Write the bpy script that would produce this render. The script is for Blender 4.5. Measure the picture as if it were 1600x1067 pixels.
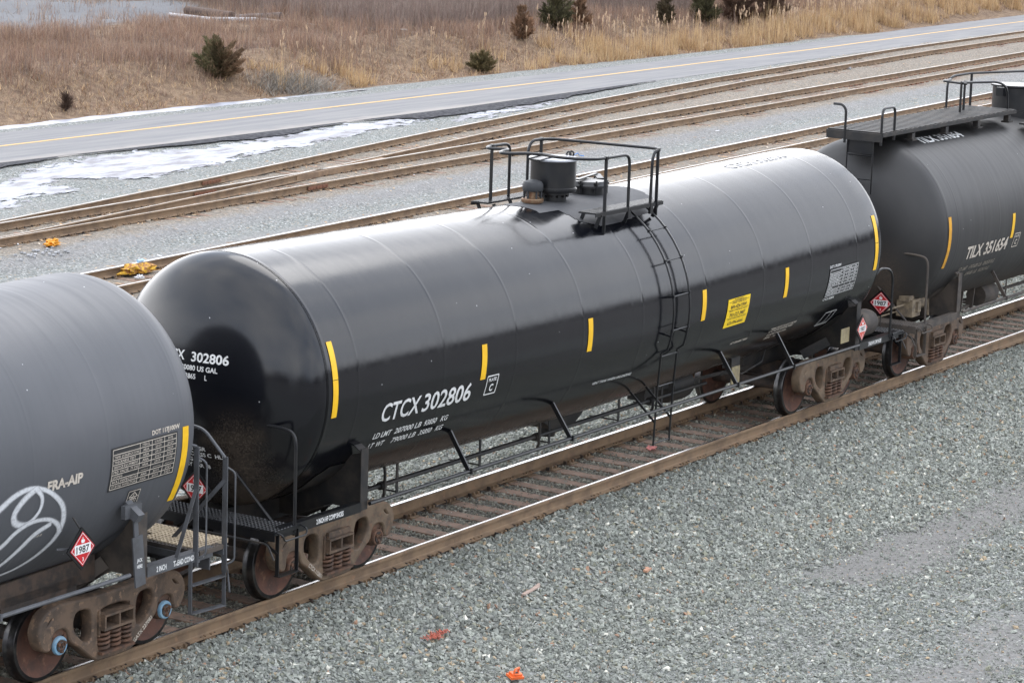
import bpy, bmesh, math, random
import numpy as np
from mathutils import Vector, Matrix
random.seed(7); rng = np.random.default_rng(11)
SC = bpy.context.scene
for o in list(bpy.data.objects): bpy.data.objects.remove(o)
R_ = math.radians
# ------------------------------------------------------------------ camera
CAM = Vector((-33.78511, -20.48661, 9.418154))
CR = Vector((0.53889203, -0.84174414, 0.03259118)); CU = Vector((0.13918098, 0.1271294, 0.98207269)); CF = Vector((0.83079723, 0.52469508, -0.18566379))
FPX = 4287.07
cd = bpy.data.cameras.new('camera'); cam = bpy.data.objects.new('camera', cd); SC.collection.objects.link(cam)
m = Matrix(((CR.x, CU.x, -CF.x), (CR.y, CU.y, -CF.y), (CR.z, CU.z, -CF.z))).to_4x4(); m.translation = CAM
cam.matrix_world = m
cd.sensor_width = 36; cd.lens = FPX / 1600 * 36; cd.clip_start = 0.5; cd.clip_end = 3000
SC.camera = cam
# ------------------------------------------------------------------ sky, sun, exposure
SUN_EL, SUN_AZ = R_(52), R_(70)      # azimuth measured clockwise from +Y
w = bpy.data.worlds.new("World"); SC.world = w; w.use_nodes = True
nt = w.node_tree; nt.nodes.clear()
out = nt.nodes.new('ShaderNodeOutputWorld'); bg = nt.nodes.new('ShaderNodeBackground')
sky = nt.nodes.new('ShaderNodeTexSky'); sky.sky_type = 'NISHITA'; sky.sun_disc = False
sky.sun_elevation = SUN_EL; sky.sun_rotation = SUN_AZ; sky.dust_density = 3.0; sky.air_density = 1.0
tc = nt.nodes.new('ShaderNodeTexCoord')
cn = nt.nodes.new('ShaderNodeTexNoise'); cn.inputs['Scale'].default_value = 2.2; cn.inputs['Detail'].default_value = 5; cn.inputs['Roughness'].default_value = 0.55
mp = nt.nodes.new('ShaderNodeMapping'); mp.inputs['Scale'].default_value = (1, 1, 2.2)
rp = nt.nodes.new('ShaderNodeValToRGB'); rp.color_ramp.elements[0].position = 0.3; rp.color_ramp.elements[0].color = (7.1, 8.2, 10.3, 1)
rp.color_ramp.elements[1].position = 0.72; rp.color_ramp.elements[1].color = (15.8, 15.9, 16.4, 1)
mx = nt.nodes.new('ShaderNodeMix'); mx.data_type = 'RGBA'; mx.inputs[0].default_value = 0.88
L = nt.links.new
L(tc.outputs['Generated'], mp.inputs['Vector']); L(mp.outputs[0], cn.inputs['Vector']); L(cn.outputs['Fac'], rp.inputs[0])
L(sky.outputs[0], mx.inputs[6]); L(rp.outputs[0], mx.inputs[7]); 
sxs = nt.nodes.new('ShaderNodeSeparateXYZ'); L(tc.outputs['Generated'], sxs.inputs[0])
el_ = nt.nodes.new('ShaderNodeMapRange'); el_.interpolation_type = 'SMOOTHSTEP'; L(sxs.outputs[2], el_.inputs[0]); el_.inputs[1].default_value = .55; el_.inputs[2].default_value = .12; el_.inputs[3].default_value = 0; el_.inputs[4].default_value = .85
dp = nt.nodes.new('ShaderNodeVectorMath'); dp.operation = 'DOT_PRODUCT'; L(tc.outputs['Generated'], dp.inputs[0]); dp.inputs[1].default_value = (.5, .86, 0)
sd_ = nt.nodes.new('ShaderNodeMapRange'); sd_.interpolation_type = 'SMOOTHSTEP'; L(dp.outputs['Value'], sd_.inputs[0]); sd_.inputs[1].default_value = .0; sd_.inputs[2].default_value = .75
fm = nt.nodes.new('ShaderNodeMath'); fm.operation = 'MULTIPLY'; L(el_.outputs[0], fm.inputs[0]); L(sd_.outputs[0], fm.inputs[1])
m3 = nt.nodes.new('ShaderNodeMix'); m3.data_type = 'RGBA'; L(fm.outputs[0], m3.inputs[0]); L(mx.outputs[2], m3.inputs[6]); m3.inputs[7].default_value = (25, 25, 25.5, 1)
L(m3.outputs[2], bg.inputs['Color'])
bg.inputs['Strength'].default_value = 0.10; L(bg.outputs[0], out.inputs['Surface'])
sd = bpy.data.lights.new('sun', 'SUN'); sd.energy = 0.6; sd.angle = R_(40); sd.color = (1, 0.97, 0.93)
so = bpy.data.objects.new('sun', sd); SC.collection.objects.link(so)
sdir = Vector((math.sin(SUN_AZ) * math.cos(SUN_EL), math.cos(SUN_AZ) * math.cos(SUN_EL), math.sin(SUN_EL)))
so.rotation_euler = sdir.to_track_quat('Z', 'Y').to_euler(); so.location = (0, 0, 40)
SC.view_settings.view_transform = 'Standard'; SC.view_settings.look = 'None'; SC.view_settings.gamma = 1
SC.view_settings.exposure = 0.97
SC.render.engine = 'CYCLES'
# ------------------------------------------------------------------ helpers
COL = SC.collection
def tag(o, label=None, cat=None, group=None, kind=None):
    if label: o['label'] = label
    if cat: o['category'] = cat
    if group: o['group'] = group
    if kind: o['kind'] = kind
    return o
def empty(name, loc=(0, 0, 0)):
    o = bpy.data.objects.new(name, None); COL.objects.link(o); o.location = loc; o.empty_display_size = 0.2; return o
def smooth_path(pts, r=0.08, n=5):
    pts = [Vector(p) for p in pts]; out = [pts[0]]
    for i in range(1, len(pts) - 1):
        a, b, c = pts[i - 1], pts[i], pts[i + 1]
        d1 = min(r, (a - b).length * .45); d2 = min(r, (c - b).length * .45)
        p = b + (a - b).normalized() * d1; q = b + (c - b).normalized() * d2
        for k in range(n + 1):
            t = k / n; out.append(p * (1 - t) ** 2 + b * 2 * t * (1 - t) + q * t * t)
    out.append(pts[-1]); return out
class MB:
    def __init__(s): s.v = []; s.f = []; s.mi = []; s.sm = []; s.uv = None
    def add(s, vs, fs, mi=0, smooth=False):
        b = len(s.v); s.v += [tuple(v) for v in vs]
        for f in fs: s.f.append([b + i for i in f]); s.mi.append(mi); s.sm.append(smooth)
        return s
    def box(s, c, d, mi=0, rot=None):
        x, y, z = (q / 2 for q in d); vs = [Vector((i * x, j * y, k * z)) for i in (-1, 1) for j in (-1, 1) for k in (-1, 1)]
        if rot is not None: vs = [rot @ v for v in vs]
        vs = [v + Vector(c) for v in vs]
        return s.add(vs, [(0, 1, 3, 2), (4, 6, 7, 5), (0, 4, 5, 1), (2, 3, 7, 6), (0, 2, 6, 4), (1, 5, 7, 3)], mi)
    def bar(s, a, b, wd, th, up=(0, 0, 1), mi=0):
        a, b = Vector(a), Vector(b); d = b - a; l = d.length; d.normalize(); up = Vector(up)
        if abs(d.dot(up)) > .95: up = Vector((1, 0, 0))
        sd_ = d.cross(up).normalized(); u = sd_.cross(d)
        return s.box((a + b) / 2, (l, wd, th), mi, Matrix((d, sd_, u)).transposed())
    def tube(s, pts, r, n=8, mi=0, cap=True, closed=False):
        pts = [Vector(p) for p in pts]; N = len(pts); rings = []; prev = None
        for i, p in enumerate(pts):
            if closed: t = pts[(i + 1) % N] - pts[i - 1]
            else: t = pts[min(i + 1, N - 1)] - pts[max(i - 1, 0)]
            if t.length < 1e-9: t = Vector((0, 0, 1))
            t.normalize()
            if prev is None:
                u = t.orthogonal().normalized()
            else:
                u = prev - t * prev.dot(t)
                u = u.normalized() if u.length > 1e-6 else t.orthogonal().normalized()
            prev = u; v = t.cross(u); rings.append([p + (u * math.cos(2 * math.pi * k / n) + v * math.sin(2 * math.pi * k / n)) * (r[i] if isinstance(r, (list, tuple)) else r) for k in range(n)])
        vs = [q for rg in rings for q in rg]; fs = []
        for i in range(N if closed else N - 1):
            j = (i + 1) % N
            for k in range(n): fs.append((i * n + k, i * n + (k + 1) % n, j * n + (k + 1) % n, j * n + k))
        s.add(vs, fs, mi, True)
        if cap and not closed:
            s.add(rings[0], [list(range(n))[::-1]], mi); s.add(rings[-1], [list(range(n))], mi)
        return s
    def lathe(s, prof, c=(0, 0, 0), axis='z', n=32, mi=0, smooth=True, mis=None):
        # prof: list of (r, h)
        vs = []; fs = []; sm = []
        for r, h in prof:
            for k in range(n):
                a = 2 * math.pi * k / n; x, y = r * math.cos(a), r * math.sin(a)
                p = {'z': (x, y, h), 'y': (x, h, y), 'x': (h, x, y)}[axis]
                vs.append((p[0] + c[0], p[1] + c[1], p[2] + c[2]))
        b = len(s.v); s.v += vs
        for i in range(len(prof) - 1):
            for k in range(n):
                f = (b + i * n + k, b + i * n + (k + 1) % n, b + (i + 1) * n + (k + 1) % n, b + (i + 1) * n + k)
                s.f.append(list(f)); s.mi.append(mis[i] if mis else mi); s.sm.append(smooth)
        return s
    def prism(s, poly, y0, y1, mi=0, plane='xz'):
        n = len(poly)
        P = (lambda a, b, h: (a, h, b)) if plane == 'xz' else ((lambda a, b, h: (a, b, h)) if plane == 'xy' else (lambda a, b, h: (h, a, b)))
        vs = [P(a, b, y0) for a, b in poly] + [P(a, b, y1) for a, b in poly]
        fs = [list(range(n)), list(range(2 * n - 1, n - 1, -1))] + [(i, i + n, (i + 1) % n + n, (i + 1) % n) for i in range(n)]
        return s.add(vs, fs, mi)
    def mesh(s, name, mats, autosmooth=True):
        me = bpy.data.meshes.new(name); me.from_pydata(s.v, [], s.f)
        for m_ in (mats if isinstance(mats, (list, tuple)) else [mats]): me.materials.append(m_)
        me.polygons.foreach_set('material_index', s.mi); me.polygons.foreach_set('use_smooth', s.sm)
        me.update(); bm = bmesh.new(); bm.from_mesh(me); bmesh.ops.recalc_face_normals(bm, faces=bm.faces)
        for e in bm.edges:
            if len(e.link_faces) == 2 and e.calc_face_angle(0) > 0.7: e.smooth = False
        bm.to_mesh(me); bm.free(); return me
    def build(s, name, mats, parent=None, loc=(0, 0, 0)):
        o = bpy.data.objects.new(name, s.mesh(name, mats)); COL.objects.link(o)
        if parent: o.parent = parent
        o.location = loc; return o
def link(name, me, parent=None, loc=(0, 0, 0), rz=0, scale=None):
    o = bpy.data.objects.new(name, me); COL.objects.link(o)
    if parent: o.parent = parent
    o.location = loc; o.rotation_euler = (0, 0, rz)
    if scale: o.scale = scale
    return o
# ------------------------------------------------------------------ materials
def newmat(name):
    m_ = bpy.data.materials.new(name); m_.use_nodes = True; nt = m_.node_tree; b = nt.nodes['Principled BSDF']; return m_, nt, b
def N(nt, t, **kw):
    n = nt.nodes.new(t)
    for k, v in kw.items():
        if k in n.inputs: n.inputs[k].default_value = v
        else: setattr(n, k, v)
    return n
def mixc(nt, fac, a, b, mode='MIX'):
    n = nt.nodes.new('ShaderNodeMix'); n.data_type = 'RGBA'; n.blend_type = mode
    for i, v in ((0, fac), (6, a), (7, b)):
        if hasattr(v, 'default_value') or hasattr(v, 'is_linked'): nt.links.new(v, n.inputs[i])
        else: n.inputs[i].default_value = (v if i == 0 else (*v, 1))
    return n.outputs[2]
def maprange(nt, v, a, b, c=0., d=1.):
    n = nt.nodes.new('ShaderNodeMapRange'); n.interpolation_type = 'SMOOTHSTEP'
    nt.links.new(v, n.inputs[0]); n.inputs[1].default_value = a; n.inputs[2].default_value = b; n.inputs[3].default_value = c; n.inputs[4].default_value = d
    return n.outputs[0]
def mth(nt, op, a, b=None, c=None):
    n = nt.nodes.new('ShaderNodeMath'); n.operation = op
    for i, v in enumerate((a, b, c)):
        if v is None: continue
        if hasattr(v, 'is_linked'): nt.links.new(v, n.inputs[i])
        else: n.inputs[i].default_value = v
    return n.outputs[0]
def noise(nt, vec, scale, detail=4, rough=.55, dim='3D'):
    n = nt.nodes.new('ShaderNodeTexNoise'); n.inputs['Scale'].default_value = scale; n.inputs['Detail'].default_value = detail; n.inputs['Roughness'].default_value = rough
    if vec is not None: nt.links.new(vec, n.inputs['Vector'])
    return n.outputs['Fac']
def pos(nt, scale=(1, 1, 1), obj=False):
    if obj: o = nt.nodes.new('ShaderNodeTexCoord').outputs['Object']
    else: o = nt.nodes.new('ShaderNodeNewGeometry').outputs['Position']
    if scale == (1, 1, 1): return o
    mp = nt.nodes.new('ShaderNodeMapping'); mp.inputs['Scale'].default_value = scale; nt.links.new(o, mp.inputs['Vector']); return mp.outputs[0]
def bump(nt, b, h, strength=.3, dist=.01):
    n = nt.nodes.new('ShaderNodeBump'); n.inputs['Strength'].default_value = strength; n.inputs['Distance'].default_value = dist
    nt.links.new(h, n.inputs['Height']); nt.links.new(n.outputs[0], b.inputs['Normal'])
def simple(name, c1, c2=None, rough=.6, metal=0, scale=8., bmp=.2, lo=.4, hi=.65, r2=None, c3=None, s3=40.):
    m_, nt, b = newmat(name); P = pos(nt)
    col = None
    if c2:
        f = maprange(nt, noise(nt, P, scale, 6, .6), lo, hi); col = mixc(nt, f, c1, c2)
        if c3: col = mixc(nt, maprange(nt, noise(nt, P, s3, 3), .56, .7), col, c3)
        nt.links.new(col, b.inputs['Base Color'])
        if r2 is not None: nt.links.new(maprange(nt, noise(nt, P, scale * 1.7, 5), .3, .7, rough, r2), b.inputs['Roughness'])
        else: b.inputs['Roughness'].default_value = rough
    else:
        b.inputs['Base Color'].default_value = (*c1, 1); b.inputs['Roughness'].default_value = rough
    b.inputs['Metallic'].default_value = metal
    if bmp: bump(nt, b, noise(nt, P, scale * 6, 4), bmp, .004)
    return m_
M = {}
M['rust_frame'] = simple('weathered_brown_steel', (.122, .080, .052), (.062, .044, .032), .75, scale=5, c3=(.19, .12, .075), s3=16, bmp=.5)
M['rust_frame_tan'] = simple('weathered_tan_steel', (.155, .108, .068), (.080, .056, .038), .75, scale=5, c3=(.16, .085, .05), s3=14, bmp=.5)
M['rust_dark'] = simple('dark_grimy_steel', (.035, .028, .024), (.075, .05, .036), .85, scale=6, bmp=.5)
M['rust_red'] = simple('rust_red_steel', (.125, .064, .038), (.066, .040, .028), .8, scale=9, bmp=.5)
M['wheel_face'] = simple('rusty_wheel_plate', (.115, .052, .034), (.07, .038, .028), .8, scale=6, c3=(.17, .09, .055), s3=9, bmp=.4)
M['wheel_tread'] = simple('worn_wheel_tread', (.06, .058, .06), (.11, .105, .10), .28, metal=.9, scale=7, bmp=.1)
M['rail_side'] = simple('brown_rail_steel', (.225, .150, .088), (.155, .103, .063), .8, scale=3, c3=(.23, .14, .08), s3=11, bmp=.4)
M['rail_top'] = simple('polished_rail_head', (.40, .40, .41), (.24, .23, .225), .27, metal=1, scale=2, bmp=.05)
M['rail_dull'] = simple('dull_rail_head', (.34, .31, .28), (.22, .19, .16), .42, metal=.8, scale=2, bmp=.05)
M['joint'] = simple('rusty_joint_bar', (.20, .085, .045), (.13, .06, .035), .85, scale=12)
M['black_paint'] = simple('black_painted_steel', (.006, .0065, .008), (.012, .0115, .0115), .32, scale=5, bmp=.15)
M['black_dusty'] = simple('dusty_black_steel', (.010, .0098, .010), (.032, .026, .021), .6, scale=3, bmp=.3)
M['brown_dusty'] = simple('brown_dusted_steel', (.075, .060, .048), (.04, .034, .03), .75, scale=4, bmp=.3)
M['grey_paint'] = simple('grey_painted_steel', (.085, .088, .095), (.06, .06, .062), .5, scale=4, bmp=.2)
M['white_mark'] = simple('white_stencil_paint', (.72, .72, .70), (.58, .58, .56), .6, scale=14, bmp=0)
M['cream_mark'] = simple('aged_cream_stencil', (.56, .50, .42), (.42, .37, .31), .7, scale=14, bmp=0)
M['faded_mark'] = simple('faded_stencil', (.27, .24, .19), (.12, .105, .09), .7, scale=22, bmp=0)
M['yellow_tape'] = simple('yellow_reflective_tape', (.86, .50, .008), (.78, .44, .006), .45, scale=6, bmp=0)
M['orange_tape'] = simple('dirty_orange_tape', (.62, .30, .01), (.42, .20, .02), .6, scale=5, bmp=0)
M['yellow_board'] = simple('yellow_decal', (.88, .60, .01), (.84, .55, .01), .5, scale=3, bmp=0)
M['decal_black'] = simple('black_decal_ink', (.02, .02, .02), None, .6, bmp=0)
M['placard_red'] = simple('placard_red', (.55, .012, .018), (.42, .012, .018), .45, scale=9, bmp=0)
M['placard_faded'] = simple('faded_placard_red', (.62, .07, .05), (.5, .1, .07), .5, scale=9, bmp=0)
M['placard_white'] = simple('placard_white', (.75, .74, .72), None, .5, bmp=0)
M['tread_gold'] = simple('galvanised_tan_grating', (.42, .34, .23), (.28, .22, .15), .65, scale=6, bmp=.2)
M['blue_cap'] = simple('blue_bearing_cap', (.16, .30, .42), (.24, .36, .45), .5, scale=10, bmp=.2)
M['tan_casting'] = simple('tan_valve_casting', (.20, .155, .10), (.11, .085, .06), .75, scale=9, bmp=.4)
M['brass'] = simple('brass_valve_base', (.22, .15, .09), (.18, .09, .05), .5, scale=20, metal=.5, bmp=.2)
M['tan_plate'] = simple('tan_data_plate', (.30, .25, .14), (.22, .18, .11), .6, scale=10, bmp=.1)
M['tie'] = simple('weathered_tie_wood', (.235, .150, .105), (.15, .105, .078), .9, scale=5, c3=(.26, .17, .12), s3=18, bmp=.6)
def shell_mat(name, base, base2, rough, dust, dustamt, cx, headside=-1, streak=.12, coat=0.0, zc=2.6, xl=-7.9, under=.55, ior=1.5):
    m_, nt, b = newmat(name); P = pos(nt); sep = nt.nodes.new('ShaderNodeSeparateXYZ'); nt.links.new(P, sep.inputs[0])
    X, Y, Z = sep.outputs
    st = noise(nt, pos(nt, (7, .35, .35)), 1.6, 5, .6)          # runs and wipe marks round the shell
    big = noise(nt, P, .7, 4)
    col = mixc(nt, maprange(nt, big, .35, .7), base, base2)
    # road dust thrown up onto the underside and onto the head in line with the wheels
    z1 = maprange(nt, Z, zc - 1.62, zc - .95, 1, 0)
    n1 = noise(nt, P, 5, 7, .7); n2 = noise(nt, P, 38, 3, .7)
    d_under = mth(nt, 'MULTIPLY', z1, maprange(nt, n1, .30, .75, .35, 1))
    hx = maprange(nt, X, xl - .02, xl - .12, 0, 1) if headside < 0 else maprange(nt, X, xl + .02, xl + .12, 0, 1)
    band = mth(nt, 'POWER', 2.718, mth(nt, 'MULTIPLY', -9.0, mth(nt, 'POWER', mth(nt, 'SUBTRACT', mth(nt, 'ABSOLUTE', Y), .68), 2.0)))
    hb = mth(nt, 'MULTIPLY', mth(nt, 'MULTIPLY', band, maprange(nt, Z, 2.7, 1.6, 0, 1)), hx)
    spl = mth(nt, 'MULTIPLY', hb, mth(nt, 'ADD', mth(nt, 'MULTIPLY', n1, .8), mth(nt, 'MULTIPLY', maprange(nt, n2, .5, .62), .55)))
    amt = mth(nt, 'MINIMUM', mth(nt, 'MULTIPLY', mth(nt, 'ADD', mth(nt, 'MULTIPLY', d_under, under), spl), dustamt), 1.0)
    col = mixc(nt, amt, col, dust)
    # sparse pale specks
    vo = nt.nodes.new('ShaderNodeTexVoronoi'); vo.inputs['Scale'].default_value = 3.2; nt.links.new(P, vo.inputs['Vector'])
    sp = maprange(nt, vo.outputs['Distance'], .022, .03, 1, 0)
    col = mixc(nt, mth(nt, 'MULTIPLY', sp, .75), col, (.55, .55, .55))
    nt.links.new(col, b.inputs['Base Color'])
    rr = mth(nt, 'ADD', maprange(nt, st, .35, .7, rough - streak * .4, rough + streak * .8), mth(nt, 'MULTIPLY', amt, .4))
    nt.links.new(rr, b.inputs['Roughness'])
    b.inputs['IOR'].default_value = ior; b.inputs['Coat Weight'].default_value = coat; b.inputs['Coat Roughness'].default_value = .12
    h = mth(nt, 'ADD', mth(nt, 'MULTIPLY', noise(nt, pos(nt, (1, .5, .5)), 1.6, 2), .6), mth(nt, 'MULTIPLY', noise(nt, P, 9, 2), .05))
    bump(nt, b, h, .35, .02)
    return m_
M['shellB'] = shell_mat('glossy_black_tank_paint', (.0022, .0026, .0045), (.0035, .004, .006), .17, (.10, .078, .058), 1.0, 0, coat=.0, ior=1.5, streak=.05)
M['shellA'] = shell_mat('grey_tank_paint', (.070, .073, .080), (.084, .086, .093), .50, (.13, .115, .10), .6, -18, 1, xl=-10.6, streak=.08, under=.3)
M['shellC'] = shell_mat('matte_black_tank_paint', (.019, .0182, .018), (.027, .0255, .024), .52, (.115, .083, .058), 1.0, 18, xl=10.22, under=.6, streak=.05)
M['antislip'] = simple('rough_antislip_paint', (.055, .056, .06), (.075, .075, .078), .75, scale=3, bmp=.3)
m_, nt_, b_ = newmat('white_spray_paint'); b_.inputs['Base Color'].default_value = (.60, .61, .62, 1); b_.inputs['Roughness'].default_value = .7
uvn = nt_.nodes.new('ShaderNodeUVMap'); sx = nt_.nodes.new('ShaderNodeSeparateXYZ'); nt_.links.new(uvn.outputs[0], sx.inputs[0])
ed = mth(nt_, 'ABSOLUTE', mth(nt_, 'SUBTRACT', sx.outputs[1], .5))
al = mth(nt_, 'MULTIPLY', maprange(nt_, ed, .12, .5, 1, 0), maprange(nt_, noise(nt_, pos(nt_), 30, 4), .2, .6, .7, 1.0))
nt_.links.new(al, b_.inputs['Alpha']); M['spray'] = m_
# ------------------------------------------------------------------ terrain
def sst(a, b, x):
    t = np.clip((np.asarray(x, float) - a) / (b - a), 0, 1); return t * t * (3 - 2 * t)
T4X = [-300, 8, 12, 17, 22.5, 27.5, 36, 47, 60, 80, 95, 130, 600]; T4Y = [4.9, 21.90, 22.22, 22.95, 23.80, 24.62, 26.0, 27.55, 29.1, 30.65, 31.3, 32.3, 45]
def t2(x): return 15.6126 + .055 * x
def t3(x): return 21.42 + .055 * x
def t4(x): return np.interp(x, T4X, T4Y)
def vnoise(x, y, s, seed=0):
    x = np.asarray(x, float) * s + seed * 17.3; y = np.asarray(y, float) * s + seed * 9.1
    return (np.sin(x * 1.3 + 1.7 * np.sin(y * .9)) + np.sin(y * 1.7 + 1.3 * np.sin(x * 1.1 + 2)) + .5 * np.sin(2.9 * x + 2.3 * y + 1.2 * np.sin(3.1 * y - x))) / 2.5
def gz(x, y):
    x = np.asarray(x, float); y = np.asarray(y, float)
    z = np.full(np.broadcast(x, y).shape, -.44)
    for c, lo in ((0 * x, 1.5), (t2(x), 1.4), (t3(x), 1.4), (t4(x), 1.4)):
        d = np.abs(y - c); z = np.maximum(z, -.44 + (.205 if lo > 1.45 else .236) * (1 - sst(lo, lo + 1.3, d)))
    z = z + .028 * sst(-.80, -.90, y) * (1 - sst(-1.5, -2.6, y))
    z = z - .20 * sst(-1.6, -4.5, y) * (y < 0)                       # near shoulder runs down
    z = z + vnoise(x, y, 1.3) * .025 * sst(1.4, 3, np.abs(y)) * (1 - sst(30, 31.5, y)) + vnoise(x, y, 4.1, 2) * .012 * sst(1.3, 2, np.abs(y)) * (1 - sst(30, 31.5, y))
    z = z + .086 * sst(30.6, 31.5, y) * (1 - sst(38, 39, y))
    bk = sst(38.6, 43.5, y + .8 * vnoise(x, y, .25, 5)); z = z + bk * (1.15 + .25 * vnoise(x, y, .35, 3)) + bk * .08 * vnoise(x, y, 1.7, 4)
    return z
xs = np.concatenate([[-900, -400, -150, -60, -30], np.arange(-20, 30, .4), np.arange(30, 140, 1.0), [160, 220, 400, 900, 1500]])
ys = np.concatenate([[-900, -300, -100, -40, -20], np.arange(-14, 6, .22), np.arange(6, 46, .35), np.arange(46, 110, 1.5), [130, 200, 400, 900, 1500]])
XX, YY = np.meshgrid(xs, ys, indexing='ij'); ZZ = gz(XX, YY)
nx, ny = XX.shape
def grid_mesh(name, XX, YY, ZZ, attrs, mat_):
    nx, ny = XX.shape; me = bpy.data.meshes.new(name); V = np.stack([XX, YY, ZZ], -1).reshape(-1, 3)
    i = np.arange(nx * ny).reshape(nx, ny); F = np.stack([i[:-1, :-1], i[1:, :-1], i[1:, 1:], i[:-1, 1:]], -1).reshape(-1, 4)
    me.vertices.add(len(V)); me.vertices.foreach_set('co', V.ravel()); me.loops.add(F.size); me.loops.foreach_set('vertex_index', F.ravel())
    me.polygons.add(len(F)); me.polygons.foreach_set('loop_start', np.arange(len(F)) * 4); me.polygons.foreach_set('use_smooth', np.ones(len(F), bool))
    for k, a in attrs.items():
        at = me.attributes.new(k, 'FLOAT', 'POINT'); at.data.foreach_set('value', a.ravel().astype(float))
    me.materials.append(mat_); me.update(); me.validate(); return me
bedf = np.zeros_like(XX)
for c in (t2(XX), t3(XX), t4(XX)): bedf = np.maximum(bedf, 1 - sst(1.1, 2.1, np.abs(YY - c)))
bedf = np.maximum(bedf, (1 - sst(0, .5, t3(XX) - YY)) * (1 - sst(0, .5, YY - t4(XX))))    # brown ground between the two diverging tracks
bed1 = (1 - sst(.75, 1.25, np.abs(YY)))
fieldf = sst(38.2, 39.0, YY + .3 * vnoise(XX, YY, 1.1, 6))
lotf = sst(52.3, 54.0, YY + .5 * vnoise(XX, YY, .4, 7)) * (1 - sst(59, 63, XX - (YY - 52) * .45))
# compacted haul-road dirt in the right foreground
def segd(px, py, a, b):
    a = np.array(a, float); b = np.array(b, float); d = b - a; t = np.clip(((px - a[0]) * d[0] + (py - a[1]) * d[1]) / (d @ d), 0, 1)
    return np.hypot(px - a[0] - t * d[0], py - a[1] - t * d[1])
dn = .35 * vnoise(XX, YY, 1.1, 8) + .15 * vnoise(XX, YY, 3.1, 9)
dirtf = 1 - sst(.0, 1.1, segd(XX, YY, (-.3, -4.9), (14, -5.6)) + dn * .5 - .12)
dirtf = np.maximum(dirtf, .75 * (1 - sst(.3, 1.2, segd(XX, YY, (-4.5, -7.9), (6, -8.6)) + dn)))
dirtf = np.maximum(dirtf, sst(-9, -11, YY))
far_gravel = sst(1.5, 3, YY)
lane = np.zeros_like(XX)
for off, c in ((-3.6, t2(XX)), (-5.6, t2(XX)), (2.2, t2(XX)), (3.9, t2(XX))): lane = np.maximum(lane, 1 - sst(.1, .75, np.abs(YY - c - off + .2 * vnoise(XX, YY, .3, 11))))
m_, nt_, b_ = newmat('trackside_gravel_and_soil'); P = pos(nt_)
def attr(nt, n):
    a = nt.nodes.new('ShaderNodeAttribute'); a.attribute_name = n; return a.outputs['Fac']
def voro(nt, vec, s, out='Distance', rnd=1.0):
    v = nt.nodes.new('ShaderNodeTexVoronoi'); v.inputs['Scale'].default_value = s; v.inputs['Randomness'].default_value = rnd; nt.links.new(vec, v.inputs['Vector']); return v
v1 = voro(nt_, P, 24); v2 = voro(nt_, P, 11)
cr = nt_.nodes.new('ShaderNodeValToRGB'); cr.color_ramp.interpolation = 'CONSTANT'; els = cr.color_ramp.elements
pal = [(0, (.10, .115, .108)), (.16, (.20, .212, .198)), (.36, (.27, .282, .265)), (.55, (.158, .163, .153)), (.70, (.33, .335, .32)), (.86, (.24, .245, .24)), (.945, (.36, .29, .21)), (.975, (.55, .55, .53))]
els[0].position = 0; els[0].color = (*pal[0][1], 1); els[1].position = pal[1][0]; els[1].color = (*pal[1][1], 1)
for p_, c_ in pal[2:]:
    e = els.new(p_); e.color = (*c_, 1)
sv = nt_.nodes.new('ShaderNodeSeparateColor'); nt_.links.new(v1.outputs['Color'], sv.inputs[0]); nt_.links.new(sv.outputs[0], cr.inputs[0])
gcol = mixc(nt_, maprange(nt_, noise(nt_, P, .8, 5), .4, .7, 0, .45), cr.outputs[0], (.24, .235, .225))
n_s = noise(nt_, P, 3.0, 6, .65); n_m = noise(nt_, P, 9, 5, .65); n_f = noise(nt_, P, 40, 3, .6)
dust = mixc(nt_, n_f, (.215, .20, .20), (.30, .285, .28))
def edge(nt, a, n, w=.35): return maprange(nt, mth(nt, 'ADD', a, mth(nt, 'MULTIPLY', mth(nt, 'SUBTRACT', n, .5), 1.3)), .5 - w, .5 + w)
brown = mixc(nt_, maprange(nt_, n_m, .4, .62), (.17, .135, .10), (.33, .245, .17)); brown = mixc(nt_, maprange(nt_, n_f, .55, .68), brown, (.42, .33, .25)); brown = mixc(nt_, .42, brown, gcol)
dark = mixc(nt_, .5, gcol, mixc(nt_, n_m, (.055, .047, .038), (.14, .12, .095)))
soil = mixc(nt_, maprange(nt_, n_s, .35, .65), (.115, .072, .05), (.24, .165, .105)); soil = mixc(nt_, maprange(nt_, n_f, .5, .7), soil, (.34, .26, .17))
c = mixc(nt_, mth(nt_, 'MULTIPLY', attr(nt_, 'lane'), .55), gcol, dust)
c = mixc(nt_, edge(nt_, attr(nt_, 'bed'), n_s), c, brown)
c = mixc(nt_, edge(nt_, attr(nt_, 'bed1'), n_m), c, dark)
dmask = edge(nt_, attr(nt_, 'dirt'), n_s, .4); c = mixc(nt_, mth(nt_, 'MULTIPLY', dmask, .8), c, mixc(nt_, n_m, (.125, .118, .113), (.205, .195, .185)))
c = mixc(nt_, edge(nt_, attr(nt_, 'field'), n_m, .2), c, soil)
c = mixc(nt_, edge(nt_, attr(nt_, 'lot'), n_s, .3), c, mixc(nt_, n_s, (.145, .145, .15), (.21, .21, .215)))
nt_.links.new(c, b_.inputs['Base Color']); b_.inputs['Roughness'].default_value = .95; b_.inputs['Specular IOR Level'].default_value = .25
hh = mth(nt_, 'MULTIPLY', mth(nt_, 'ADD', v1.outputs['Distance'], mth(nt_, 'MULTIPLY', v2.outputs['Distance'], .6)), maprange(nt_, attr(nt_, 'dirt'), .3, .9, 1, .35))
bump(nt_, b_, hh, 1.0, .035)
M['ground'] = m_
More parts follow.
